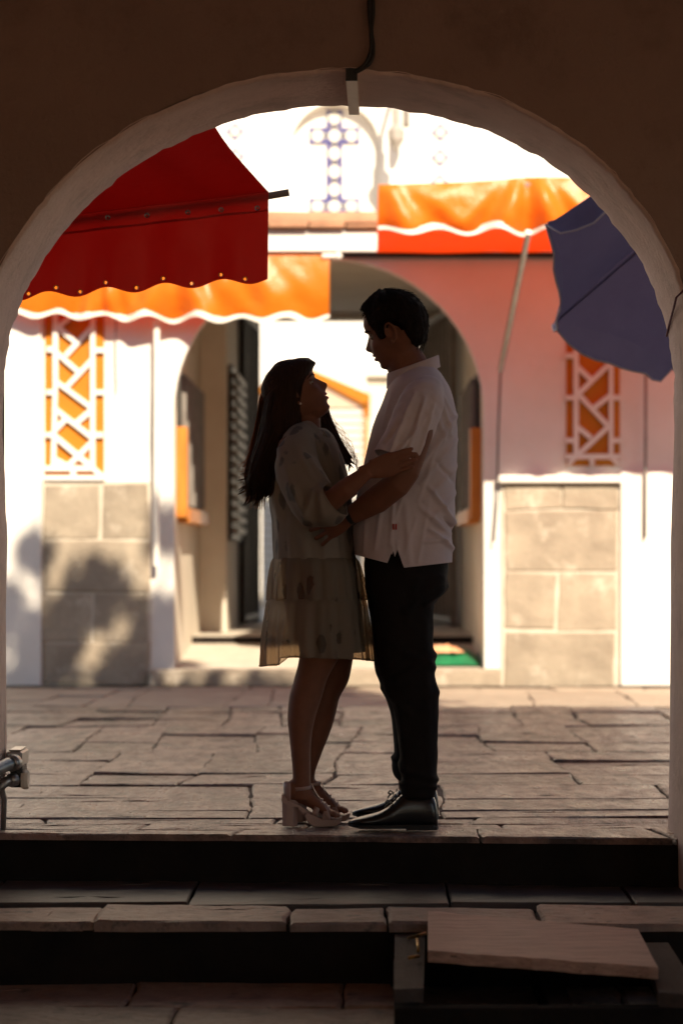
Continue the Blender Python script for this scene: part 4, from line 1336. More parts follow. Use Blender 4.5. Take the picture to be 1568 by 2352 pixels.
# shirt
rows = [(846, 938, 1000, .075, .06), (858, 922, 1012, .105, .06), (874, 902, 1022, .155, .06), (892, 890, 1032, .186, .06), (920, 879, 1041, .202, .06), (962, 862, 1048, .205, .06), (998, 851, 1050, .20, .06), (1045, 840, 1049, .192, .06),
        (1106, 826, 1046, .185, .06), (1160, 815, 1044, .18, .06), (1199, 811, 1044, .178, .06), (1222, 811, 1036, .178, .06), (1253, 812, 1039, .182, .06), (1299, 813, 1038, .188, .06)]
A = catmull(rows, 200)
nph = 260
e = 2 / 2.3
P = []
for r, (Y, XL, XR, w, yc) in enumerate(A):
    row = []
    v = r / (len(A) - 1)
    for j in range(nph):
        t = 2 * math.pi * j / nph
        a, b = WX(XL, yc), WX(XR, yc)
        x = (a + b) / 2 + (b - a) / 2 * math.copysign(abs(math.cos(t)) ** e, math.cos(t))
        y_ = yc + w * math.copysign(abs(math.sin(t)) ** e, math.sin(t))
        z = WZ(Y, yc)
        X = 840 + x / (1 + y_ / 8) * F0
        if v > .85:                                      # hem: dips at the side seams, split by a vent on each side
            k = (v - .85) / .15
            hem = 1293
            if X < 900: hem = 1274 + (X - 814) * .25
            else: hem = 1304 - (X - 919) * .105
            vent = max(0, 1 - abs(X - 906 - (6 if X > 906 else -2)) / 15)
            hem -= 44 * vent
            z = WZ(1235 + (hem - 1235) * k, yc) if vent == 0 else WZ(1235 + (hem - 1235) * k, yc)
        row.append(Vector((x, y_, z)))
    P.append(row)
sg = outward(P)
shirt_folds = [(990, 905, 1018, 1010, 9, .010), (1012, 915, 1035, 1000, 7, .007), (1044, 955, 955, 1085, 10, .012), (1047, 1010, 965, 1110, 8, .009), (1047, 1070, 975, 1150, 9, .008),
               (985, 1120, 1046, 1205, 8, .012), (965, 1165, 1030, 1225, 10, .010), (985, 1215, 1042, 1262, 8, .012), (975, 1245, 1030, 1240, 7, .007), (880, 1130, 862, 1262, 8, .006), (905, 1130, 896, 1250, 7, .006),
               (842, 1160, 836, 1270, 7, .005), (930, 1150, 940, 1290, 10, .006), (1000, 1060, 1046, 1110, 8, -.008), (1020, 1190, 1046, 1222, 6, -.012)]
shirt_folds = [(a, b, c, d, w * .65, am * 1.5) for a, b, c, d, w, am in shirt_folds]
shirt_folds += [(1010, 1000, 960, 1150, 5, .010), (1046, 1130, 990, 1190, 5, .012), (940, 1090, 905, 1200, 5, .007), (955, 1190, 925, 1285, 5, .006), (985, 1150, 960, 1290, 5, .006), (1000, 880, 1042, 960, 5, .008), (900, 900, 880, 980, 4, .006)]
P = creased(P, shirt_folds, .03, sg * .7, False, .0018, 13)
shm = MB()
shm.rings(P, 0, False)
# sleeves
def sleeve(pts, rad, flat, n=56, m=36, folds=(), yc=9, k=.003, sc=16):
    A = catmull([(i * 10., *p, r, f) for i, (p, r, f) in enumerate(zip([tuple(q) for q in pts], rad, flat))], m)
    q = [Vector(r[1:4]) for r in A]
    tmp = MB().tube(q, [r[4] for r in A], n, cap=False, flat=[r[5] for r in A], up=(0, 1, 0))
    P = [tmp.v[i * n:(i + 1) * n] for i in range(m)]
    return creased(P, folds, yc, outward(P), False, k, sc)
S = sleeve([W(985, 893, -.06), W(968, 925, -.125), W(948, 975, -.17), W(920, 1030, -.205), W(904, 1058, -.215)], [.052, .072, .074, .070, .068], [.05, .068, .070, .068, .066],
           n=110, m=70, folds=[(975, 915, 930, 1060, 4.5, .011), (952, 905, 895, 1040, 4.5, .012), (996, 930, 955, 1060, 4, .010), (930, 960, 880, 1020, 5, -.009), (985, 950, 905, 1050, 4, .008)], k=.004)
shm.rings(S, 0, False)
S2 = sleeve([W(980, 893, .18), W(968, 925, .245), W(948, 975, .285), W(920, 1030, .32), W(904, 1058, .33)], [.052, .072, .074, .070, .068], [.05, .068, .070, .068, .066])
shm.rings(S2, 0, False)
shirt = shm.build('shirt', [M['shirt']], man, smooth=True)
so = shirt.modifiers.new('thick', 'SOLIDIFY'); so.thickness = .0025; so.offset = -1
# collar: a stand folded over, open at the front, wings towards the chest
col = MB()
P = []
nC = 64
for j in range(7):
    v = j / 6
    row = []
    for i in range(nC + 1):
        a = R(-168 + 336 * i / nC)                        # 0 = nape (towards +x)
        back = (1 + math.cos(a)) / 2
        # fold line and lower edge of the fall, in elevation coordinates
        Xc, rx = 940 + 10 * v, 58 + 10 * v
        X = 947 + (60 + 4 * v - 9 * v * (1 - back)) * math.cos(a) + 0
        Yt = 815 * back + 858 * (1 - back)
        Yl = 843 * back + 893 * (1 - back)
        Y = Yt + (Yl - Yt) * v
        yy = .06 + (.066 + .018 * v) * math.sin(a)
        row.append(W(X - (6 * v if back < .2 else 0), Y, yy))
    P.append(row)
col.grid(P)
st_ = []
for j in range(4):
    v = j / 3
    st_.append([W(947 + 57 * math.cos(a), (818 * (1 + math.cos(a)) / 2 + 862 * (1 - (1 + math.cos(a)) / 2)) + 34 * v, .06 + .063 * math.sin(a)) for a in [R(-170 + 340 * i / nC) for i in range(nC + 1)]])
col.grid(st_)
co = col.build('collar', [M['shirt']], shirt, smooth=True)
cs = co.modifiers.new('thick', 'SOLIDIFY'); cs.thickness = .003
lb = W(903, 1210, -.121)
for dx in (0, .009):
    MB().box(lb.x + dx - .002, lb.x + dx + .002, lb.y - .006, lb.y + .004, lb.z - .009, lb.z + .009).build('label', [M['red_tag']], shirt)

# trousers: one skin round hips and both legs
tm = MB()
slices(tm, [(1262, 836, 1026, .150, .06), (1290, 835, 1030, .168, .06), (1325, 837, 1027, .172, .06), (1352, 840, 1017, .168, .06), (1378, 845, 1002, .15, .06), (1400, 852, 990, .12, .06)], 56)
slices(tm, [(1320, 850, 1020, .09, -.015), (1350, 850, 1014, .092, -.02), (1378, 853, 998, .092, -.025), (1415, 858, 995, .09, -.03), (1487, 862, 994, .084, -.04), (1520, 866, 996, .081, -.045), (1541, 870, 997, .08, -.05), (1582, 886, 1005, .075, -.055), (1618, 900, 1007, .070, -.06),
            (1688, 911, 1005, .066, -.07), (1746, 919, 1004, .064, -.08), (1790, 921, 1002, .064, -.085), (1815, 920, 999, .066, -.085), (1830, 924, 997, .064, -.085)], 56, 2.2, 60)
slices(tm, [(1320, 838, 1000, .09, .135), (1378, 843, 982, .09, .14), (1415, 848, 975, .088, .15), (1487, 856, 968, .083, .16), (1541, 861, 960, .08, .17), (1569, 872, 956, .076, .18), (1595, 884, 956, .072, .185), (1638, 896, 957, .068, .195),
            (1688, 903, 962, .065, .21), (1731, 906, 966, .063, .22), (1758, 900, 967, .064, .225), (1778, 903, 966, .064, .23), (1792, 915, 966, .062, .23)], 56, 2.2, 56)
tro = remesh(tm, 'trousers', M['trousers'], .0055, 6, man)
me = tro.data
lines = [(1012, 1330, 930, 1400, 10, .010), (1022, 1345, 975, 1385, 8, .014), (960, 1330, 935, 1420, 10, .005), (996, 1505, 905, 1565, 11, .012), (1000, 1535, 930, 1500, 9, .008), (1002, 1590, 920, 1610, 10, .006), (918, 1620, 935, 1780, 7, .006), (975, 1430, 985, 1800, 9, .005),
         (925, 1770, 1000, 1790, 7, .008), (922, 1800, 996, 1808, 6, .007), (880, 1580, 940, 1640, 8, .006), (905, 1740, 935, 1770, 7, .010)]
ns = [v.normal.copy() for v in me.vertices]
for v, n in zip(me.vertices, ns):
    p = v.co
    q = 1 + p.y / 8
    X, Y = 840 + p.x / q * F0, 1271 - (p.z - H0) / q * F0
    h = .003 * noise.noise(p * 11) + .0015 * noise.noise(p * 27)
    for (x0, y0, x1, y1, w, am) in lines:
        if abs(Y - (y0 + y1) / 2) > 80 + abs(y1 - y0): continue
        dx, dy = x1 - x0, y1 - y0
        t = max(0, min(1, ((X - x0) * dx + (Y - y0) * dy) / (dx * dx + dy * dy)))
        h += am * math.exp(-(math.hypot(X - x0 - dx * t, Y - y0 - dy * t) / w) ** 2)
    v.co = p + n * h
# shoes
def shoe(dx, y0, dz=0.):
    def S(X, Y, yo=0): 
        b = W(X, Y, -.09); return Vector((b.x + dx, y0 + yo, b.z + dz))
    secs = [(1004, 1862, 1897, .018), (999, 1838, 1899, .028), (985, 1822, 1899, .033), (960, 1816, 1899, .035), (935, 1818, 1899, .035), (917, 1830, 1899, .036), (900, 1847, 1899, .038), (880, 1861, 1899, .043), (860, 1869, 1899, .046), (840, 1874, 1898, .045), (820, 1879, 1896, .038), (806, 1884, 1894, .024), (800, 1888, 1892, .010)]
    A = catmull([(i * 10, *s) for i, s in enumerate(secs)], 40)
    rings = []
    for _, X, Yt, Yb, w in A:
        t, b = S(X, Yt), S(X, Yb)
        c = (t + b) / 2; h = (t.z - b.z) / 2
        ring = []
        for j in range(24):
            a = 2 * math.pi * j / 24
            cs_, sn = math.cos(a), math.sin(a)
            zz = h * math.copysign(abs(sn) ** .8, sn)
            ww = w * math.copysign(abs(cs_) ** (.75 if sn < 0 else 1.0), cs_)
            ring.append(c + Vector((0, ww * (1 - .12 * max(0, sn)), zz)))
        rings.append(ring)
    sh = MB().rings(rings, 0, True).build('shoe', [M['leather']], man, smooth=True)
    sm = MB()
    up, lo = [], []
    for k in range(40):
        a = 2 * math.pi * k / 40
        X = 902 - 103 * -math.cos(a) * 1.0
        w = float(np.interp(X, [799, 806, 825, 850, 880, 920, 970, 995, 1005], [.006, .024, .041, .048, .046, .037, .036, .030, .012]))
        toe = max(0, (830 - X) / 30) * 4
        p = S(X, 1897 - toe)
        yy = w * (1 if math.sin(a) > 0 else -1) * min(1, abs(math.sin(a)) * 2.2)
        up.append(p + Vector((0, yy, .004))); lo.append(S(X, 1902 - toe) + Vector((0, yy, 0)))
    sm.rings([lo, up], 0, True)
    hb = [S(X, 1899, yy) for X, yy in ((932, -.033), (985, -.033), (1002, -.022), (1006, 0), (1002, .022), (985, .033), (932, .033))]
    sm.prism(hb, (0, 0, -(hb[0].z + dz) + .0035 + dz))
    sm.build('sole', [M['sole']], sh)
    lc_ = MB()
    for k in range(4):
        X, Y = 898 + k * 8, 1846 - k * 8.5
        lc_.tube([S(X - 2, Y + 2, -.022), S(X, Y - 3, 0), S(X - 2, Y + 2, .022)], .0018, 6)
    for s_ in (-1, 1):
        lc_.tube([S(896, 1843, 0), S(889, 1839, .010 * s_), S(884, 1845, .018 * s_), S(892, 1848, .006 * s_)], .0018, 6)
        lc_.tube([S(896, 1843, 0), S(888, 1850, .014 * s_), S(883, 1856, .020 * s_)], .0016, 6)
    lc_.build('lace', [M['rubber']], sh, smooth=True)
shoe(0, -.09, .002)
shoe(.012, .225, .002)
wt = W(806, 1184, -.148)
wd = (W(800, 1188, -.145) - W(865, 1148, -.19)).normalized()
MB().tube([wt - wd * .009, wt + wd * .009], .031, 20, flat=[.027, .027], up=(0, 1, 0)).build('watch_strap', [M['rubber']], man)

# ---------------- woman
wom = thing('person', 'long haired woman in sheer printed dress and beige heeled sandals smiling up at the man', 'person')
pit = R(33)
Tw = frame((-.1685, .095, 1.3245), (math.cos(pit), -.06, math.sin(pit)), (-math.sin(pit), 0, math.cos(pit)), .93)
sk = MB()
add_head(sk, Tw, 1.0, 1.0)
sk.tube([W(698, 905, .10), W(702, 940, .10), W(704, 970, .10), W(700, 1000, .10), W(700, 1030, .10)], [.046, .045, .046, .055, .08], 20, flat=[.05, .047, .048, .062, .11])
slices(sk, [(995, 668, 745, .06, .10), (1008, 648, 758, .125, .10), (1030, 640, 768, .150, .10), (1080, 636, 785, .135, .10), (1150, 642, 785, .12, .10), (1220, 645, 790, .125, .10), (1290, 645, 805, .15, .10), (1360, 650, 815, .16, .10), (1430, 660, 812, .155, .10), (1470, 672, 806, .14, .10)], 32)
arm = [W(668, 1018, -.04), W(700, 1095, -.14), W(735, 1160, -.215), W(750, 1160, -.235), W(795, 1122, -.275), W(846, 1082, -.285)]
sk.tube(arm, [.045, .042, .037, .036, .034, .024], 16, flat=[.045, .04, .035, .034, .031, .019])
add_hand(sk, W(846, 1082, -.285), W(905, 1064, -.292) - W(846, 1082, -.285), (0, 1, 0), .95, (0, 0, 1), (6, 16, 14), 0, (1, .06, .4))
arm = [W(680, 1018, .24), W(715, 1090, .33), W(750, 1150, .39), W(765, 1150, .40), W(805, 1120, .42), W(850, 1085, .43)]
sk.tube(arm, [.045, .042, .037, .036, .034, .023], 16, flat=[.045, .04, .035, .034, .03, .018])
add_hand(sk, W(850, 1085, .43), W(905, 1068, .43) - W(850, 1085, .43), (0, -1, 0), .92, (0, 0, 1), (8, 24, 22), 3, (.85, .45, .25))
slices(sk, [(1420, 690, 808, .08, .035), (1480, 690, 800, .076, .035), (1523, 685, 772, .068, .035), (1560, 675, 752, .060, .035), (1605, 663, 738, .056, .035), (1649, 660, 724, .055, .035), (1690, 664, 716, .047, .035), (1738, 669, 713, .038, .035), (1782, 672, 713, .032, .035), (1815, 670, 715, .033, .035), (1835, 668, 722, .034, .035)], 28, 2.1, 50)
slices(sk, [(1420, 715, 822, .08, .165), (1480, 720, 815, .076, .17), (1523, 716, 809, .068, .17), (1562, 712, 801, .06, .17), (1605, 706, 779, .056, .17), (1640, 700, 771, .055, .17), (1674, 697, 761, .05, .17), (1738, 692, 736, .038, .17), (1780, 688, 723, .032, .17), (1805, 686, 722, .033, .17)], 28, 2.1, 50)
def foot(dx, y0, dz):
    def S(X, Y, yo=0):
        b = W(X, Y, .035); return Vector((b.x + dx, y0 + yo, b.z + dz))
    secs = [(652, 1818, 1830, .012), (657, 1805, 1836, .022), (670, 1790, 1840, .029), (690, 1788, 1846, .030), (712, 1808, 1856, .031), (730, 1830, 1866, .035), (748, 1848, 1873, .040), (762, 1860, 1876, .039)]
    A = catmull([(i * 10, *s) for i, s in enumerate(secs)], 24)
    rings = []
    for _, X, Yt, Yb, w in A:
        t, b = S(X, Yt), S(X, Yb)
        c = (t + b) / 2; h = (t.z - b.z) / 2
        rings.append([c + Vector((0, w * math.cos(2 * math.pi * j / 20), h * math.sin(2 * math.pi * j / 20))) for j in range(20)])
    sk.rings(rings, 0, True)
    for k, (yo, xe, r) in enumerate(((-.027, 774, .0085), (-.011, 779, .0078), (.003, 780, .0075), (.015, 778, .0072), (.027, 772, .0068))):
        sk.tube([S(752, 1866, yo * .9), S(766, 1867, yo), S(xe - 4, 1871, yo), S(xe, 1876, yo)], [r * 1.1, r * 1.15, r, r * .6], 10)
    return S
S1 = foot(0, .035, 0)
S2_ = foot(.026, .17, .000)
wb = remesh(sk, 'body', M['skin_w'], .0032, 4, wom)
face_parts(Tw, .93, wb, M['lip_w'], 1.0, True, None, M['hair_w'], .95)
er = Tw(Vector((-.004, -.079, .074)))
MB().ball(er, .004, 8).build('earring', [M['pearl']], wom, smooth=True)

def sandal(S, y0):
    sd = MB()
    prof_ = [(703, 1862), (716, 1868), (735, 1876), (755, 1880), (775, 1881), (785, 1876), (783, 1888), (774, 1894), (745, 1897), (720, 1896), (708, 1888), (699, 1872)]
    # platform: outline swept across the foot, rounded in plan
    rings = []
    for yo, k in ((-.040, .93), (-.034, 1.0), (.034, 1.0), (.040, .93)):
        cx, cy = 742, 1884
        rings.append([S(cx + (X - cx) * k, cy + (Y - cy) * k, yo) for X, Y in prof_])
    sd.rings(rings, 0, True)
    rings = []
    for yo, k in ((-.030, .95), (-.024, 1.0), (.024, 1.0), (.030, .95)):      # shank under the arch of the foot
        rings.append([S(X, Y, yo * k) for X, Y in [(648, 1822), (668, 1842), (690, 1848), (704, 1860), (720, 1872), (712, 1882), (700, 1872), (684, 1852), (664, 1852), (647, 1838)]])
    sd.rings(rings, 0, True)
    so_ = sd.build('sandal', [M['sandal']], wom)
    hb = []
    for Y, k, xs_ in ((1836, 1.0, 0), (1860, .95, 0), (1896.5, .93, 0)):
        xc = 666
        hb.append([S(xc + 20 * k * (1 if abs(math.cos(a)) > .3 else 1) * math.cos(a), Y, .027 * k * math.sin(a)) for a in [math.pi / 4 * i + math.pi / 8 for i in range(8)]])
    MB().rings(hb, 0, True).build('heel', [M['sandal']], so_)
    def strap(p0, p1, w, wid, lift=.002):
        """band over the foot from the outer side to the inner, at elevation p0 (edge) and p1 (top)"""
        P = []
        for i in range(13):
            a = math.pi * i / 12
            c0, c1 = S(*p0), S(*p1)
            c = c0.lerp(c1, math.sin(a))
            P.append([Vector((c.x + o * wid, y0 - (w + lift) * math.cos(a), c.z)) for o in (-.5, .5)])
        return P
    mb = MB()
    for p0, p1, w, wid in (((722, 1872), (735, 1834), .036, .020), ((745, 1880), (752, 1850), .042, .018), ((757, 1880), (742, 1842), .042, .016)):
        mb.grid(strap(p0, p1, w, wid))
    # ankle strap and heel counter
    P = []
    for i in range(25):
        a = 2 * math.pi * i / 24
        X = 693 + 23 * math.cos(a); Y = 1812 + 5 * (1 - math.cos(a)) * .5 - 5
        P.append([S(X, Y + o, .0355 * math.sin(a)) for o in (-4, 4)])
    mb.grid(P)
    P = []
    for i in range(13):
        a = R(90 + 180 * i / 12)
        P.append([S(668 + 17 * math.cos(a) * (1 - .1 * t), 1796 + 42 * t, (.028 + .004 * t) * math.sin(a)) for t in (0, .33, .66, 1)])
    mb.grid(P)
    # bar down the instep
    P = []
    for X, Y in ((716, 1803), (722, 1816), (729, 1828), (740, 1841), (752, 1852)):
        P.append([S(X, Y - 1, yo) for yo in (-.010, -.004, .004, .010)])
    mb.grid(P)
    st2 = mb.build('strap', [M['sandal']], so_, smooth=True)
    sm = st2.modifiers.new('thick', 'SOLIDIFY'); sm.thickness = .0022; sm.offset = 0
sandal(S1, .035)
sandal(S2_, .17)

# dress: yoke and body, then two gathered tiers, sheer; lining inside
def skirt(rows, n, m, pleat0, pleat1, seed, hemf=None, p=2.1):
    A = catmull(rows, m)
    e = 2 / p
    P = []
    rr = random.Random(seed)
    fr = [(rr.uniform(0, 6.28), k, rr.uniform(.5, 1)) for k in (9, 14, 17, 23, 31)]
    for i, (Y, XL, XR, w, yc) in enumerate(A):
        v = i / (m - 1)
        amp = pleat0 + (pleat1 - pleat0) * v
        row = []
        for j in range(n):
            t = 2 * math.pi * j / n
            a, b = WX(XL, yc), WX(XR, yc)
            cx = (a + b) / 2
            f = sum(wt_ * math.sin(k * t + ph + .5 * math.sin(v * 2 + k)) / (1 + .05 * k) for ph, k, wt_ in fr) * amp
            rx, ry = (b - a) / 2 + f, w + f
            c, s = math.cos(t), math.sin(t)
            YY = Y if hemf is None else Y + hemf(t) * v
            row.append(Vector((cx + rx * math.copysign(abs(c) ** e, c), yc + ry * math.copysign(abs(s) ** e, s), WZ(YY, yc))))
        P.append(row)
    return P
Pb = skirt([(984, 684, 748, .062, .10), (992, 664, 757, .095, .10), (1003, 645, 766, .135, .10), (1022, 630, 776, .162, .10), (1055, 621, 788, .168, .10), (1100, 618, 799, .162, .10), (1150, 620, 806, .158, .10), (1199, 626, 809, .160, .10), (1250, 628, 812, .168, .10), (1284, 629, 816, .175, .10)],
           120, 70, .0012, .003, 2)
Pb = creased(Pb, [(655, 1005, 690, 1060, 7, .007), (680, 995, 720, 1075, 6, .007), (700, 995, 745, 1100, 6, .007), (720, 1000, 760, 1110, 6, .006), (735, 1000, 775, 1090, 5, .005), (630, 1090, 650, 1260, 9, .006), (660, 1200, 668, 1280, 8, .006), (690, 1230, 700, 1285, 7, .005), (760, 1190, 740, 1280, 8, .006)], .08, outward(Pb), False, .003, 14)
dress = MB().rings(Pb, 0, False).build('dress', [M['bodice']], wom, smooth=True)
def hem1(t): return 2 * math.cos(t)
def hem2(t):
    # behind (t = pi) hangs lowest, near side shortest
    return (18 if math.cos(t) < -.55 else 0) * min(1, (-.55 - math.cos(t)) * 8 if math.cos(t) < -.55 else 0) - 12 * max(0, -math.sin(t)) + 3 * math.cos(t)
T1 = skirt([(1281, 629, 817, .176, .10), (1292, 624, 824, .186, .10), (1330, 619, 832, .196, .10), (1378, 617, 838, .202, .10)], 200, 26, .003, .010, 5)
tier1 = MB().rings(T1, 0, False).build('skirt_tier', [M['chiffon']], dress, smooth=True)
T2 = skirt([(1374, 617, 838, .201, .10), (1386, 613, 842, .212, .10), (1415, 609, 846, .218, .10), (1469, 602, 853, .230, .10), (1517, 601, 858, .240, .10)], 220, 40, .003, .012, 9, hem2)
MB().rings(T2, 0, False).tube([p + Vector((0, 0, .003)) for p in T2[-1]] + [T2[-1][0]], .0016, 4).build('skirt_tier', [M['chiffon']], dress, smooth=True)
Lg = skirt([(1270, 652, 815, .15, .10), (1330, 676, 822, .165, .10), (1420, 686, 832, .172, .10), (1496, 690, 838, .178, .10)], 90, 24, .001, .005, 12)
MB().rings(Lg, 0, False).build('lining', [M['slip']], dress, smooth=True)
sl1 = sleeve([W(706, 998, .03), W(686, 1022, -.045), W(681, 1068, -.11), W(702, 1118, -.165), W(728, 1158, -.205), W(752, 1163, -.23), W(771, 1150, -.245)], [.048, .056, .070, .078, .074, .066, .058], [.05, .055, .062, .066, .064, .056, .050],
             folds=[(640, 1030, 700, 1180, 6, .010), (655, 1100, 720, 1205, 6, .009), (690, 1030, 760, 1120, 6, .008), (720, 1130, 700, 1205, 6, .010), (735, 1110, 742, 1200, 6, .008), (670, 1010, 720, 1100, 6, .006)], k=.006, sc=12, n=64, m=50)
ds = MB().rings(sl1, 0, False).tube(list(sl1[-1]) + [sl1[-1][0]], .0022, 6).build('sleeve', [M['bodice']], dress, smooth=True)
sl2 = sleeve([W(672, 1000, .21), W(680, 1028, .28), W(705, 1075, .34), W(730, 1125, .385), W(752, 1155, .40), W(785, 1135, .42)], [.045, .062, .072, .075, .07, .055], [.045, .058, .062, .064, .06, .048], k=.006, sc=12)
MB().rings(sl2, 0, False).build('sleeve', [M['bodice']], dress, smooth=True)
tie = MB()
for (pts) in ([(742, 990), (746, 1010), (744, 1040), (750, 1075), (748, 1100)], [(744, 990), (756, 1012), (762, 1045), (766, 1090)]):
    tie.tube([W(X, Y, -.012 - .00028 * (Y - 990) + .0022 * (X - 742)) for X, Y in pts], .0022, 6)
tie.build('neck_tie', [M['bodice']], dress, smooth=True)

# hair: the mass, a lock in front of the far shoulder, and loose strands
hrows = [(822, 686, 708, .014, .095), (826, 670, 714, .036, .095), (834, 654, 724, .052, .095), (846, 641, 718, .064, .094), (862, 629, 714, .074, .092), (885, 617, 705, .081, .09), (915, 608, 698, .085, .088), (950, 603, 694, .088, .082), (985, 598, 692, .092, .07), (1020, 590, 676, .092, .055), (1050, 582, 658, .086, .042),
         (1075, 577, 640, .070, .035), (1100, 582, 632, .050, .035), (1118, 594, 622, .022, .04)]
A = catmull(hrows, 110)
P = []
n = 96
for i, (Y, XL, XR, w, yc) in enumerate(A):
    row = []
    g = i / 109
    for j in range(n):
        t = 2 * math.pi * j / n
        a, b = WX(XL, yc), WX(XR, yc)
        k = noise.noise(Vector((math.cos(t) * 3.2, math.sin(t) * 3.2, g * 1.3))) * .011 * g + noise.noise(Vector((math.cos(t) * 9, math.sin(t) * 9, g * 1.8))) * (.0018 + .006 * g)
        c, s = math.cos(t), math.sin(t)
        row.append(Vector(((a + b) / 2 + ((b - a) / 2 + k) * math.copysign(abs(c) ** .9, c), yc + (w + k) * math.copysign(abs(s) ** .9, s), WZ(Y, yc) )))
    P.append(row)
hair = MB().rings(P, 0, True)
lockp = [W(712, 905, .17), W(735, 945, .205), W(752, 980, .215), W(775, 1015, .20), W(797, 1050, .19), W(812, 1072, .185)]
rl2 = random.Random(8)
for k in range(46):                                      # separate locks that end in loose curls
    f, yo = rl2.uniform(.0, .95), rl2.uniform(-1, 1)
    Y0, Ye = rl2.uniform(960, 1030), rl2.uniform(1095, 1172)
    pts, rad = [], []
    amp, ph = rl2.uniform(4, 10), rl2.uniform(0, 6)
    for i in range(16):
        v = i / 15
        Y = Y0 + (Ye - Y0) * v
        XL = float(np.interp(Y, [960, 1000, 1050, 1100, 1140, 1172], [602, 595, 580, 567, 570, 590]))
        XR = float(np.interp(Y, [960, 1000, 1050, 1100, 1140, 1172], [690, 684, 657, 636, 625, 618]))
        X = XL + (XR - XL) * f + amp * math.sin(v * 5 + ph) * v
        if v > .75:
            c = (v - .75) / .25
            X -= (8 + 24 * (1 - f)) * c * c * rl2.uniform(.85, 1.0); Y -= 9 * c * c
        w = float(np.interp(Y, [960, 1050, 1100, 1172], [.088, .082, .07, .04]))
        yc = float(np.interp(Y, [960, 1050, 1172], [.078, .04, .04]))
        hg = math.sqrt(max(.05, 1 - (2 * f - 1) ** 2))
        pts.append(W(X, Y, yc + w * yo * hg))
        rad.append(.0005 + .0085 * math.sin(math.pi * min(1, .12 + v * .88)) ** .8)
    hair.tube(pts, rad, 7, flat=[r * .6 for r in rad])
hlw = interp([(0, .206), (30, .203), (48, .190), (60, .165), (70, .125), (82, .085), (100, .05), (180, .02)])
cap_ = []
for i in range(31):                                      # hair lying over the skull, parted at the crown
    t = i / 30
    row = []
    for j in range(96):
        a = 360 * j / 96
        d = a if a <= 180 else 360 - a
        z = .2315 + (hlw(d) - .2315) * t ** .8
        th = .0135 * min(1, (1 - t) * 6 + .12) + .0022 * noise.noise(Vector((math.cos(math.radians(a)) * 6, math.sin(math.radians(a)) * 6, t * 1.2)))
        row.append(Tw(head_point(z, math.radians(a), th, 0)))
    cap_.append(row)
hair.rings(cap_, 0, True)
for k in range(80):                                      # long wavy locks over the whole fall
    t0 = rl2.uniform(-2.6, -.5)
    Y0, Ye = rl2.uniform(850, 960), rl2.uniform(1085, 1150)
    amp, ph, fq = rl2.uniform(.002, .006), rl2.uniform(0, 6), rl2.uniform(3.5, 7)
    pts, rad = [], []
    for i in range(22):
        v = i / 21
        Y = Y0 + (Ye - Y0) * v
        r = [float(np.interp(Y, np.array(hrows)[:, 0], np.array(hrows)[:, c])) for c in (1, 2, 3, 4)]
        if Y > 1060:
            r[0] = float(np.interp(Y, [1060, 1110, 1150], [579, 567, 570])); r[1] = float(np.interp(Y, [1060, 1150], [650, 622])); r[2] = float(np.interp(Y, [1060, 1150], [.078, .045]))
        a, b = WX(r[0], r[3]), WX(r[1], r[3])
        tt = t0 - .25 * v
        wv = amp * math.sin(fq * v * 1.6 + ph) * (.3 + v)
        pts.append(Vector(((a + b) / 2 + ((b - a) / 2 + .001) * math.cos(tt) + wv, r[3] + (r[2] + .001) * math.sin(tt), WZ(Y, r[3]))))
        rad.append(.0006 + .0042 * math.sin(math.pi * min(1, .05 + v * .95)) ** .7)
    hair.tube(pts, rad, 6)
for k in range(9):
    o = Vector((rl2.uniform(-.016, .014), rl2.uniform(-.02, .02), rl2.uniform(-.01, .01)))
    pts = [p + o * (1 - .3 * i / 5) + Vector((.006 * math.sin(i * 1.3 + k), 0, 0)) for i, p in enumerate(lockp)]
    pts[-1] = pts[-1] + Vector((rl2.uniform(-.03, .012), 0, rl2.uniform(-.015, .03)))
    hair.tube(pts, [.018, .017, .015, .012, .008, .001], 8)
hw = hair.build('hair', [M['hair_w']], wom, smooth=True)
rs = random.Random(17)
sm = MB()
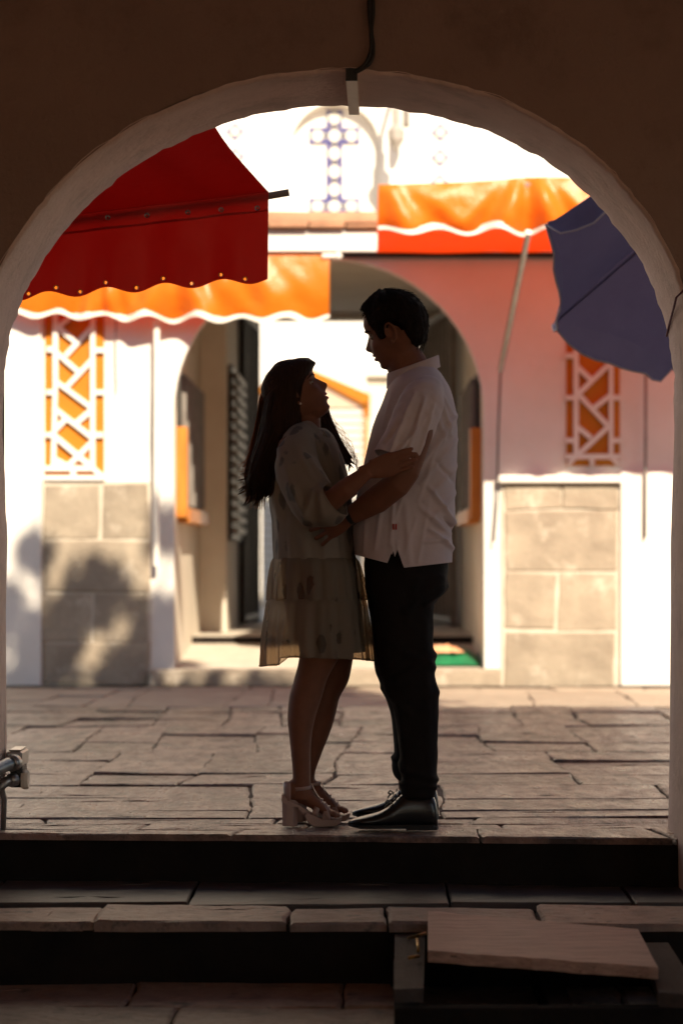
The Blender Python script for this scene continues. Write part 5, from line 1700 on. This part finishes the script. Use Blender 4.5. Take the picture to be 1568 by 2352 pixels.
for k in range(260):                                     # baby hairs along the parting and crown
    a = rs.uniform(-math.pi, math.pi)
    z = rs.uniform(max(.10, hlw(abs(math.degrees(a)))), .2313)
    p0 = head_point(z, a, .010, 0)
    p2 = head_point(z - rs.uniform(.0, .02), a + rs.uniform(-.3, .3), .0135 + rs.uniform(0, .007), 0) + Vector((-rs.uniform(0, .02), 0, 0))
    sm.tube([Tw(p0), Tw((p0 + p2) * .5 + Vector((0, 0, .003))), Tw(p2)], [.0006, .0005, .0002], 3)
AA = np.array(hrows)
for k in range(620):
    edge = rs.random()
    Y0 = rs.uniform(840, 1010)
    Ye = rs.choice([rs.uniform(1080, 1168), rs.uniform(1120, 1172)])
    f = rs.uniform(-.14, .14) if edge < .55 else rs.uniform(.0, .9)
    yo = rs.uniform(-.9, .9)
    fly = rs.random() < .22
    amp, ph, fq = rs.uniform(1, 4), rs.uniform(0, 6.3), rs.uniform(.02, .04)
    pts, rad = [], []
    m = 15
    out_ = rs.uniform(4, 26) if fly else rs.uniform(-1, 7)
    for i in range(m):
        v = i / (m - 1)
        Y = Y0 + (Ye - Y0) * v
        XL = np.interp(Y, AA[:, 0], AA[:, 1]); XR = np.interp(Y, AA[:, 0], AA[:, 2]); w = np.interp(Y, AA[:, 0], AA[:, 3]); yc = np.interp(Y, AA[:, 0], AA[:, 4])
        X = XL + (XR - XL) * (f * (1 - .2 * v)) + amp * math.sin(Y * fq + ph) * v - out_ * v ** 2
        hgt = math.sqrt(max(0, 1 - (2 * min(1, max(0, f)) - 1) ** 2))
        if v > .8 and (k % 3 == 0):                      # ends flick outwards and up
            c = (v - .8) / .2
            X -= 26 * c * rs.uniform(.7, 1.1); Y -= 14 * c * c
        pts.append(W(X, Y, yc + (w + .003) * yo * (hgt if hgt > .15 else .15)))
        rad.append((.0015 if not fly else .0008) * (1 - .6 * v))
    sm.tube(pts, rad, 3)
for k in range(26):                                      # a few long hairs off the front lock
    pts = []
    u0 = rs.uniform(.1, .8)
    i0 = int(u0 * 5)
    a = lockp[i0]
    for i in range(9):
        v = i / 8
        p = a.lerp(lockp[-1], v)
        p = p + Vector((.03 * math.sin(v * 3.1) * rs.uniform(.2, 1.2) + .012 * v, rs.uniform(-.006, .006), .014 * math.sin(v * 5 + k)))
        pts.append(p)
    sm.tube(pts, .0005, 3)
tag(sm.build('strand', [M['strand_w']], hw, smooth=True, recalc=False), kind='stuff')
